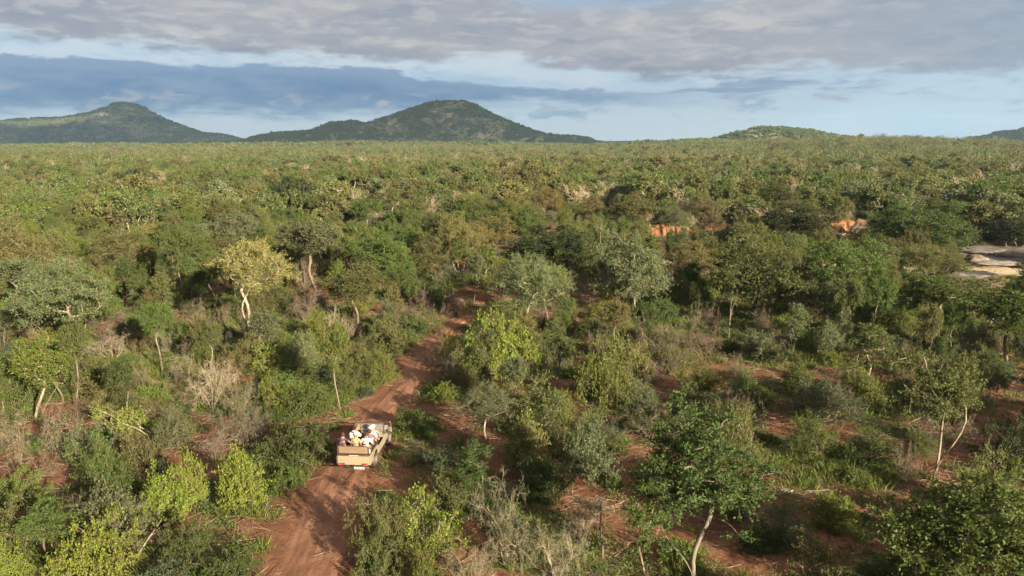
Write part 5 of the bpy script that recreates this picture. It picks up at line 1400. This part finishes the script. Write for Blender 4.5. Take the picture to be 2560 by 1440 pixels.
    pipe('board_frame', loop(0.79, 1.14, 1.83, 0.04, -0.01), 0.028, M_FRAME, v)
    pipe('grab_rail', [(0.05, 0.12, 1.84), (0.10, 0.13, 1.90), (0.55, 0.14, 1.91), (0.72, 0.13, 1.84)], 0.022, M_FRAME, v)
    pipe('grab_rail', [(-0.74, 0.12, 1.83), (-0.66, 0.13, 1.89), (-0.50, 0.13, 1.89), (-0.44, 0.12, 1.83)], 0.022, M_FRAME, v)
    box('rear_step', 0, -0.03, 1.25, 1.58, 0.10, 0.09, M_FRAME, v, 0.02)
    box('white_strip', 0.05, -0.085, 1.26, 0.48, 0.012, 0.035, M_WHITE, v, 0.003)
    box('board_trim', 0, -0.012, 1.34, 1.50, 0.02, 0.035, M_FRAME, v, 0.005)
    # benches, stepping down towards the front
    for (yy, zz, w) in ((0.42, 1.22, 1.5), (1.30, 1.04, 1.5)):
        b = box('bench_seat', 0, yy, zz, w, 0.46, 0.14, M_BLACK, v, 0.04)
        box('bench_base', 0, 0, -0.20, w - 0.06, 0.40, 0.28, M_CHASSIS, b, 0.01)
        if yy > 1: box('backrest', 0, -0.25, 0.30, w, 0.10, 0.44, M_BLACK, b, 0.04, (R(8), 0, 0))
    pipe('seat_rail', [(-0.74, 1.08, 0.95), (-0.74, 1.06, 1.50), (0.74, 1.06, 1.50), (0.74, 1.08, 0.95)], 0.02, M_BLACK, v)
    for sx in (-0.42, 0.42):
        b = box('front_seat', sx, 2.36, 0.84, 0.54, 0.50, 0.14, M_BLACK, v, 0.04)
        box('backrest', 0, -0.26, 0.32, 0.52, 0.11, 0.52, M_BLACK, b, 0.05, (R(8), 0, 0))
    box('centre_console', 0, 2.45, 0.80, 0.22, 0.6, 0.30, M_BLACK, v, 0.04)
    # front: dash, wheel, windscreen
    box('dashboard', 0, 2.93, 1.08, 1.58, 0.22, 0.14, M_BEIGE, v, 0.03)
    box('dash_shelf', 0.05, 2.76, 1.06, 1.30, 0.07, 0.05, M_TAN, v, 0.015)
    a = np.linspace(0, 2 * PI, 25)
    sw = pipe('steering_wheel', [(0.40 + 0.19 * math.cos(q), 2.66 + 0.06 * math.sin(q), 1.16 + 0.18 * math.sin(q)) for q in a], 0.016, M_BLACK, v, 6)
    pipe('spoke', [(0.40 - 0.19, 2.66, 1.16), (0.40, 2.70, 1.15), (0.40 + 0.19, 2.66, 1.16)], 0.012, M_BLACK, sw, 5)
    ws = pipe('windscreen_frame', [(-0.79, 3.06, 1.10), (-0.79, 2.98, 1.60), (-0.76, 2.97, 1.68), (-0.68, 2.965, 1.70), (0.68, 2.965, 1.70), (0.76, 2.97, 1.68), (0.79, 2.98, 1.60), (0.79, 3.06, 1.10)], 0.03, M_FRAME, v)
    box('windscreen_pane', 0, 3.015, 1.41, 1.54, 0.008, 0.55, M_GLASS, ws, 0, (R(9), 0, 0))
    pipe('centre_bar', [(-0.78, 3.05, 1.16), (0.78, 3.05, 1.16)], 0.022, M_FRAME, ws)
    for s in (-1, 1):
        mi = box('side_mirror', s * 0.98, 3.02, 1.34, 0.16, 0.06, 0.24, M_BLACK, v, 0.02)
        pipe('mirror_arm', [(-s * 0.02, 0, -0.05), (-s * 0.12, 0.02, -0.16), (-s * 0.19, 0.03, -0.2)], 0.012, M_BLACK, mi, 5)
    bbar = pipe('bull_bar', [(-0.74, 4.62, 0.55), (-0.74, 4.70, 1.06), (-0.66, 4.71, 1.13), (0.66, 4.71, 1.13), (0.74, 4.70, 1.06), (0.74, 4.62, 0.55)], 0.035, M_FRAME, v)
    pipe('cross_bar', [(-0.74, 4.68, 0.82), (0.74, 4.68, 0.82)], 0.028, M_FRAME, bbar)
    for s in (-0.3, 0.3): pipe('upright', [(s, 4.66, 0.55), (s, 4.71, 1.13)], 0.025, M_FRAME, bbar)
    box('front_bumper', 0, 4.60, 0.54, 1.60, 0.14, 0.14, M_CHASSIS, v, 0.03)
    for s in (-1, 1):
        box('indicator', s * 0.70, 4.70, 1.18, 0.10, 0.06, 0.07, M_RED, v, 0.015)
    for yy in (1.08, 3.98):
        for s in (-1, 1):
            w = bpy.data.objects.new('wheel', None); COL.objects.link(w); w.parent = v; w.location = (s * 0.76, yy, 0.39)
            if s < 0: w.rotation_euler = (0, 0, PI)
            lathe('tyre', [(-0.11, 0.24), (-0.125, 0.30), (-0.12, 0.365), (-0.09, 0.388), (-0.045, 0.392), (-0.04, 0.380), (0.0, 0.380), (0.005, 0.392), (0.05, 0.392), (0.09, 0.388), (0.12, 0.365), (0.125, 0.30), (0.11, 0.24)], M_RUBBER, w, 'x', 32)
            lathe('rim', [(0.10, 0.245), (0.115, 0.235), (0.06, 0.20), (0.05, 0.12), (0.08, 0.09), (0.10, 0.06), (0.10, 0.0)], M_RIM, w, 'x', 24)
    # settle the proportions: lower sides, a little more length
    for ch in list(v.children):
        if ch.name.startswith('wheel') or ch.name.startswith('number_plate'):
            if ch.name.startswith('wheel'): ch.location.y *= VL
            continue
        k = VS if not ch.name.startswith('windscreen_frame') else 0.95
        if ch.location.length < 1e-6:
            for q in ch.data.vertices: q.co.z = zlow(q.co.z, k); q.co.y *= VL
            for sub in ch.children:
                if sub.location.length < 1e-6:
                    for q in sub.data.vertices: q.co.z = zlow(q.co.z, k); q.co.y *= VL
                else: sub.location.z = zlow(sub.location.z, k); sub.location.y *= VL; sub.scale.z *= k
        else:
            ch.location.z = zlow(ch.location.z, k); ch.location.y *= VL; ch.scale.z *= k; ch.scale.y *= VL
    return v
VS, VL = 0.82, 1.07
def zlow(z, k=VS): return 0.45 + (z - 0.45) * k if z > 0.45 else z
VHEAD = R(4.5)
vx, vy, vz, _ = px2ground(885, 1192)
VEH = build_vehicle(vx, vy, vz + 0.06, VHEAD)
VM = Matrix.Translation((vx, vy, vz + 0.06)) @ Matrix.Rotation(-VHEAD, 4, 'Z')

# ------------------------------------------------------------------ the people on board
def cloth(name, col, check=None):
    m, t, out = new_mat(name)
    tc = t.n('ShaderNodeTexCoord'); n1 = t.noise(tc.outputs['Object'], 9, 3, 0.6)
    col = tuple(v * 0.82 for v in col)
    c = t.mix(t.ss(n1, 0.35, 0.65), (col[0] * 0.82, col[1] * 0.82, col[2] * 0.82, 1), (*col, 1))
    if check:
        wv = t.n('ShaderNodeTexWave', wave_type='BANDS', bands_direction='X'); wv.inputs['Scale'].default_value = 14; t.set(wv.inputs['Vector'], tc.outputs['Object'])
        wz = t.n('ShaderNodeTexWave', wave_type='BANDS', bands_direction='Z'); wz.inputs['Scale'].default_value = 14; t.set(wz.inputs['Vector'], tc.outputs['Object'])
        c = t.mix(t.m('MULTIPLY', t.m('MAXIMUM', t.ss(wv.outputs['Fac'], 0.6, 0.9), t.ss(wz.outputs['Fac'], 0.6, 0.9)), 0.6), c, (*check, 1))
    p = t.n('ShaderNodeBsdfPrincipled'); t.set(p.inputs['Base Color'], c); p.inputs['Roughness'].default_value = 0.85; p.inputs['Specular IOR Level'].default_value = 0.15
    m.node_tree.links.new(p.outputs[0], out.inputs[0]); return m
SKIN = cloth('skin', (0.42, 0.22, 0.14)); SKIN_T = cloth('tanned_skin', (0.46, 0.27, 0.165)); SKIN_D = cloth('dark_skin', (0.10, 0.055, 0.035))
HAIR_B = cloth('brown_hair', (0.07, 0.035, 0.02)); HAIR_F = cloth('fair_hair', (0.26, 0.16, 0.08))
EYE = cloth('eye', (0.02, 0.015, 0.01))
def skin_mesh(name, J, E, rad, mat, root=0, sub=1):
    me = bpy.data.meshes.new(name); me.from_pydata([tuple(p) for p in J], E, []); me.update()
    o = bpy.data.objects.new(name + '_source', me); COL.objects.link(o)
    md = o.modifiers.new('skin', 'SKIN'); md.use_smooth_shade = True
    if not me.skin_vertices: 
        bpy.context.view_layer.objects.active = o
    sv = me.skin_vertices[0].data if me.skin_vertices else None
    if sv is None:
        bpy.ops.mesh.customdata_skin_add(); sv = me.skin_vertices[0].data
    for i, r in enumerate(rad): sv[i].radius = r if isinstance(r, tuple) else (r, r)
    for i in range(len(rad)): sv[i].use_root = (i == root)
    ss_ = o.modifiers.new('sub', 'SUBSURF'); ss_.levels = sub; ss_.render_levels = sub
    dg = bpy.context.evaluated_depsgraph_get(); dg.update()
    out = bpy.data.meshes.new_from_object(o.evaluated_get(dg)); bpy.data.objects.remove(o)
    out.materials.clear(); out.materials.append(mat)
    for p in out.polygons: p.use_smooth = True
    return out
def person(seat, face, label, shirt, trousers, skin, hair=None, hat=None, lean=(0, 0), arms=None, stand=0.0, head=(0, 0), sleeve=0.55, build=1.0):
    """seat: hips in the vehicle's frame; arms: (left elbow, left wrist, right elbow, right wrist) from the shoulders"""
    root = bpy.data.objects.new('person', None); COL.objects.link(root)
    seat = (seat[0], seat[1] * VL, zlow(seat[2]) + 0.02)
    root.matrix_world = VM @ Matrix.Translation(seat) @ Matrix.Rotation(face, 4, 'Z') @ Matrix.Scale(1.12, 4)
    tag(root, label, 'person', 'passengers and driver in the vehicle')
    lx, ly = lean
    def T(p):                       # lean the upper body about the hips
        x, y, z = p; k = max(0.0, z - 0.1)
        return (x + k * math.sin(lx), y + k * math.sin(ly), 0.1 + k * math.cos(ly) * math.cos(lx) if z > 0.1 else z)
    b = build
    J = [(0, 0, 0.10), T((0, -0.01, 0.28)), T((0, 0, 0.44)), T((0, 0, 0.54)), T((0, 0.015, 0.60)), T((head[0] * 0.5, 0.03 + head[1] * 0.5, 0.68)), T((head[0], 0.03 + head[1], 0.77))]
    rad = [(0.135 * b, 0.11 * b), (0.13 * b, 0.10 * b), (0.145 * b, 0.105 * b), (0.075, 0.07), 0.052, (0.078, 0.092), (0.070, 0.082)]
    E = [(0, 1), (1, 2), (2, 3), (3, 4), (4, 5), (5, 6)]
    nose = len(J); J.append(T((head[0] * 0.5, 0.135 + head[1] * 0.5, 0.67))); rad.append(0.014); E.append((5, nose))
    for s in (-1, 1):
        e = len(J); J.append(T((s * 0.088 + head[0] * 0.5, 0.02 + head[1] * 0.5, 0.68))); rad.append((0.016, 0.022)); E.append((5, e))
    A = arms or ((-0.08, 0.05, -0.28), (-0.02, 0.26, -0.36), (0.08, 0.05, -0.28), (0.02, 0.26, -0.36))
    arm_idx = []
    for s, (el, wr) in ((-1, (A[0], A[1])), (1, (A[2], A[3]))):
        sh = Vector(T((s * 0.175 * b, 0, 0.505))); ev = sh + Vector(el); wv = sh + Vector(wr)
        d = (wv - ev).normalized(); pm = wv + d * 0.07
        i0 = len(J)
        J += [tuple(sh), tuple(ev), tuple(wv), tuple(pm)]; rad += [0.058 * b, 0.043, 0.029, (0.036, 0.020)]
        E += [(3, i0), (i0, i0 + 1), (i0 + 1, i0 + 2), (i0 + 2, i0 + 3)]
        side = d.cross(Vector((0, 0, 1))); side = side.normalized() if side.length > 1e-3 else Vector((1, 0, 0)); nb = side.cross(d)
        for f in range(4):
            o_ = side * (0.027 - 0.018 * f); L = (0.062, 0.074, 0.068, 0.052)[f]; k = len(J)
            J += [tuple(pm + o_ + d * L * 0.55 - nb * 0.006), tuple(pm + o_ + d * L - nb * 0.024)]; rad += [0.0085, 0.007]; E += [(i0 + 3, k), (k, k + 1)]
        k = len(J); J += [tuple(wv + d * 0.035 + side * s * -0.035), tuple(wv + d * 0.072 + side * s * -0.055)]; rad += [0.0095, 0.008]; E += [(i0 + 2, k), (k, k + 1)]
        arm_idx.append((sh, ev, wv))
    legs = []
    for s in (-1, 1):
        i0 = len(J)
        hp = (s * 0.09, 0.01, 0.07)
        kn = (s * 0.13, 0.40 * (1 - stand) + 0.04, 0.10 - 0.42 * stand); an = (s * 0.12, 0.44 * (1 - stand), kn[2] - 0.40); to = (s * 0.13, an[1] + 0.14, an[2] - 0.04)
        J += [hp, kn, an, to]; rad += [0.085 * b, 0.058, 0.038, (0.036, 0.026)]; E += [(0, i0), (i0, i0 + 1), (i0 + 1, i0 + 2), (i0 + 2, i0 + 3)]
        legs.append((hp, kn, an))
    link('body', skin_mesh('body', J, E, rad, skin), root)
    # shirt: torso and sleeves a little outside the body
    SJ = [J[0], J[1], J[2], J[3]]; SR = [(0.150 * b, 0.125 * b), (0.147 * b, 0.118 * b), (0.162 * b, 0.122 * b), (0.088, 0.080)]; SE = [(0, 1), (1, 2), (2, 3)]
    for (sh, ev, wv) in arm_idx:
        k = len(SJ); SJ.append(tuple(sh)); SR.append(0.072 * b); SE.append((3, k))
        SJ.append(tuple(sh.lerp(ev, min(1.0, sleeve)))); SR.append(0.060 * b); SE.append((k, k + 1))
        if sleeve > 1: SJ.append(tuple(ev.lerp(wv, 0.85))); SR.append(0.044); SE.append((k + 1, k + 2))
    link('shirt', skin_mesh('shirt', SJ, SE, SR, shirt), root)
    TJ = [(0, 0, 0.13), (0, 0, 0.07)]; TR = [(0.148 * b, 0.122 * b), (0.145 * b, 0.12 * b)]; TE = [(0, 1)]
    for (hp, kn, an) in legs:
        k = len(TJ); TJ += [hp, kn, tuple(Vector(kn).lerp(Vector(an), 0.3))]; TR += [0.096 * b, 0.07, 0.062]; TE += [(1, k), (k, k + 1), (k + 1, k + 2)]
    link('trousers', skin_mesh('trousers', TJ, TE, TR, trousers), root)
    hc = Vector(J[5]).lerp(Vector(J[6]), 0.55)
    if hair:
        hm = lathe('hair', [(-0.07, 0.094), (-0.02, 0.104), (0.03, 0.100), (0.07, 0.080), (0.10, 0.045), (0.112, 0.0)], hair, root, 'z', 18); hm.location = hc + Vector((0, -0.018, 0.0)); hm.rotation_euler = (R(14), 0, 0)
    if hat:
        hm = lathe('cap', [(-0.01, 0.105), (0.03, 0.108), (0.075, 0.096), (0.11, 0.06), (0.122, 0.0)], hat, root, 'z', 20); hm.location = hc; hm.rotation_euler = (R(6), 0, 0)
        bv = lathe('peak', [(0.0, 0.0), (0.004, 0.085), (-0.006, 0.088), (-0.008, 0.0)], hat, hm, 'z', 18); bv.location = (0, 0.10, 0.0); bv.scale = (0.85, 0.95, 1)
    for s in (-1, 1):
        e = lathe('eye', [(-0.009, 0.0), (-0.006, 0.007), (0.0, 0.010), (0.006, 0.007), (0.009, 0.0)], EYE, root, 'z', 8); e.location = Vector(J[5]) + Vector((s * 0.032, 0.086, 0.012))
    return root
S_MAROON = cloth('maroon_cotton', (0.115, 0.065, 0.085)); S_TANTOP = cloth('tan_top', (0.52, 0.33, 0.19)); S_PINK = cloth('pink_check', (0.66, 0.46, 0.44), (0.78, 0.66, 0.62))
S_PURPLE = cloth('grey_purple_cotton', (0.19, 0.125, 0.16)); S_WHITE = cloth('white_cotton', (0.70, 0.70, 0.70)); S_BLUE = cloth('pale_blue_cotton', (0.52, 0.66, 0.68)); S_KHAKI = cloth('grey_green_cotton', (0.26, 0.28, 0.22)); S_BROWN = cloth('brown_cotton', (0.19, 0.12, 0.07))
T_DARK = cloth('dark_trousers', (0.035, 0.035, 0.04)); T_KHAKI = cloth('khaki_trousers', (0.20, 0.15, 0.09)); HAT = cloth('white_cap', (0.74, 0.72, 0.64))
person((-0.60, 0.42, 1.30), R(-8), 'person in a maroon shirt stretching an arm along the rear backboard', S_MAROON, T_DARK, SKIN_T, HAIR_B, None, (R(-6), R(2)), ((-0.10, 0.08, -0.26), (-0.02, 0.30, -0.22), (0.26, -0.16, -0.06), (0.52, -0.26, -0.04)), 0, (0.02, 0.02), 0.6, 1.05)
person((0.02, 0.42, 1.30), R(0), 'person in a white cap and tan top in the middle of the rear bench', S_TANTOP, T_KHAKI, SKIN_T, HAIR_F, HAT, (0, R(2)), None, 0, (0, 0), 0.3, 0.95)
person((0.53, 0.40, 1.30), R(4), 'person in a pink checked shirt on the right of the rear bench', S_PINK, T_KHAKI, SKIN, HAIR_B, None, (R(3), R(14)), ((-0.06, 0.14, -0.25), (-0.02, 0.32, -0.22), (0.10, 0.10, -0.26), (0.06, 0.34, -0.30)), 0, (-0.02, 0.05), 0.75, 1.12)
person((0.48, 1.28, 1.12), R(8), 'dark haired person in a grey purple shirt in front of the pink shirt', S_PURPLE, T_DARK, SKIN, HAIR_B, None, (R(4), R(6)), None, 0, (-0.06, 0.0), 0.6, 1.08)
person((-0.50, 1.42, 1.32), R(-35), 'person in a white shirt bending over the left side of the vehicle', S_WHITE, T_DARK, SKIN, HAIR_F, None, (R(-14), R(48)), ((-0.16, 0.02, -0.22), (-0.22, -0.16, -0.36), (0.12, 0.16, -0.22), (0.08, 0.34, -0.30)), 0.75, (0, 0.04), 0.85, 1.15)
person((0.40, 1.86, 1.02), R(0), 'person in a white cap and pale blue shirt behind the driver', S_BLUE, T_KHAKI, SKIN, None, HAT, (R(2), R(4)), None, 0, (-0.06, 0.0), 0.8, 1.0)
person((0.42, 2.30, 0.92), R(0), 'driver in a grey green shirt and white cap at the steering wheel', S_KHAKI, T_KHAKI, SKIN_T, None, HAT, (0, R(4)), ((-0.06, 0.16, -0.22), (0.02, 0.36, -0.14), (0.06, 0.16, -0.22), (-0.02, 0.36, -0.14)), 0, (-0.05, 0.0), 0.8, 1.0)
person((-0.40, 2.30, 0.94), R(-10), 'fair haired person in brown on the left front seat', S_BROWN, T_KHAKI, SKIN, HAIR_F, None, (R(-3), R(4)), None, 0, (0, 0), 0.6, 0.95)

# things lying on the vehicle
def on_vehicle(name, me, loc, label, cat):
    loc = (loc[0], loc[1] * VL, zlow(loc[2]))
    o = link(name, me); o.matrix_world = VM @ Matrix.Translation(loc); tag(o, label, cat); return o
bme = blob(71, 0.24, 0.17, 0.15, 0.7, 3); bme.materials.append(M_BUNDLE)
on_vehicle('cloth_bundle', bme, (0.06, 3.45, 1.28), 'rumpled brown bundle lying on the bonnet behind the windscreen', 'bundle')
bme = blob(72, 0.12, 0.16, 0.13, 0.4, 3); bme.materials.append(M_BLACK)
on_vehicle('camera_bag', bme, (-0.12, 2.62, 1.10), 'black camera bag between the front seats', 'bag')
bme = blob(73, 0.10, 0.14, 0.16, 0.4, 3); bme.materials.append(S_WHITE)
on_vehicle('white_bag', bme, (0.74, 0.20, 1.34), 'small white bag at the right rear corner of the vehicle', 'bag')

# ------------------------------------------------------------------ unseen clouds, shaped and placed to shade the hills, and the air
def shade_cloud(cx, cy, rx, ry, seed):
    """a flat-bottomed cloud at 1300 m, placed so that its shadow lies round (cx, cy)"""
    zc = 1300.0; off = zc / math.tan(SUN_EL)
    ox = cx + math.sin(SUN_AZ) * off; oy = cy + math.cos(SUN_AZ) * off
    bm = bmesh.new(); bmesh.ops.create_icosphere(bm, subdivisions=5, radius=1.0)
    co = np.array([v.co[:] for v in bm.verts])
    n = fbm(co[:, 0] * 3.2 + 7, co[:, 1] * 3.2 + co[:, 2] * 2 + 3, seed, 4) - 0.5
    k = 1 + n * 0.55
    P = co * k[:, None]
    P[:, 2] = np.where(P[:, 2] < 0, P[:, 2] * 0.35, P[:, 2])
    P = P * np.array([rx, ry, 260]) + np.array([ox, oy, zc])
    for v, p in zip(bm.verts, P): v.co = p
    me = bpy.data.meshes.new('shade_cloud'); bm.to_mesh(me); bm.free()
    for p in me.polygons: p.use_smooth = True
    me.materials.append(CLOUD)
    o = link('shade_cloud', me); tag(o, 'one of the unseen clouds shaped to shade the hills', None, None, 'stuff')
m, t, out = new_mat('cloud_vapour')
d_ = t.n('ShaderNodeBsdfDiffuse'); d_.inputs['Color'].default_value = (0.9, 0.9, 0.9, 1)
tr_ = t.n('ShaderNodeBsdfTranslucent'); tr_.inputs['Color'].default_value = (0.9, 0.9, 0.92, 1)
mx_ = t.n('ShaderNodeMixShader'); mx_.inputs[0].default_value = 0.45
m.node_tree.links.new(d_.outputs[0], mx_.inputs[1]); m.node_tree.links.new(tr_.outputs[0], mx_.inputs[2]); tp_ = t.n('ShaderNodeBsdfTransparent'); mt_ = t.n('ShaderNodeMixShader'); mt_.inputs[0].default_value = 0.38      # thin enough to let some sun through
m.node_tree.links.new(mx_.outputs[0], mt_.inputs[1]); m.node_tree.links.new(tp_.outputs[0], mt_.inputs[2]); m.node_tree.links.new(mt_.outputs[0], out.inputs[0])
CLOUD = m
shade_cloud(-600, 4000, 1700, 2000, 3)
shade_cloud(-2950, 4090, 1050, 330, 8)
shade_cloud(-2800, 5400, 900, 430, 17)
shade_cloud(1800, 2700, 800, 700, 12)

def haze():
    bm = bmesh.new(); bmesh.ops.create_cube(bm, size=1.0)
    for v in bm.verts:
        v.co.x *= 18800; v.co.y *= 18800; v.co.z = 300 if v.co.z > 0 else -22
    me = bpy.data.meshes.new('haze'); bm.to_mesh(me); bm.free()
    m = bpy.data.materials.new('air'); m.use_nodes = True; nt = m.node_tree; nt.nodes.clear()
    o_ = nt.nodes.new('ShaderNodeOutputMaterial'); v_ = nt.nodes.new('ShaderNodeVolumePrincipled')
    v_.inputs['Color'].default_value = (0.50, 0.76, 1.0, 1); v_.inputs['Density'].default_value = 8.0e-5; v_.inputs['Anisotropy'].default_value = 0.15
    nt.links.new(v_.outputs[0], o_.inputs['Volume'])
    me.materials.append(m)
    o = link('haze', me); tag(o, 'thin blue haze over the plain', None, None, 'stuff')
haze()
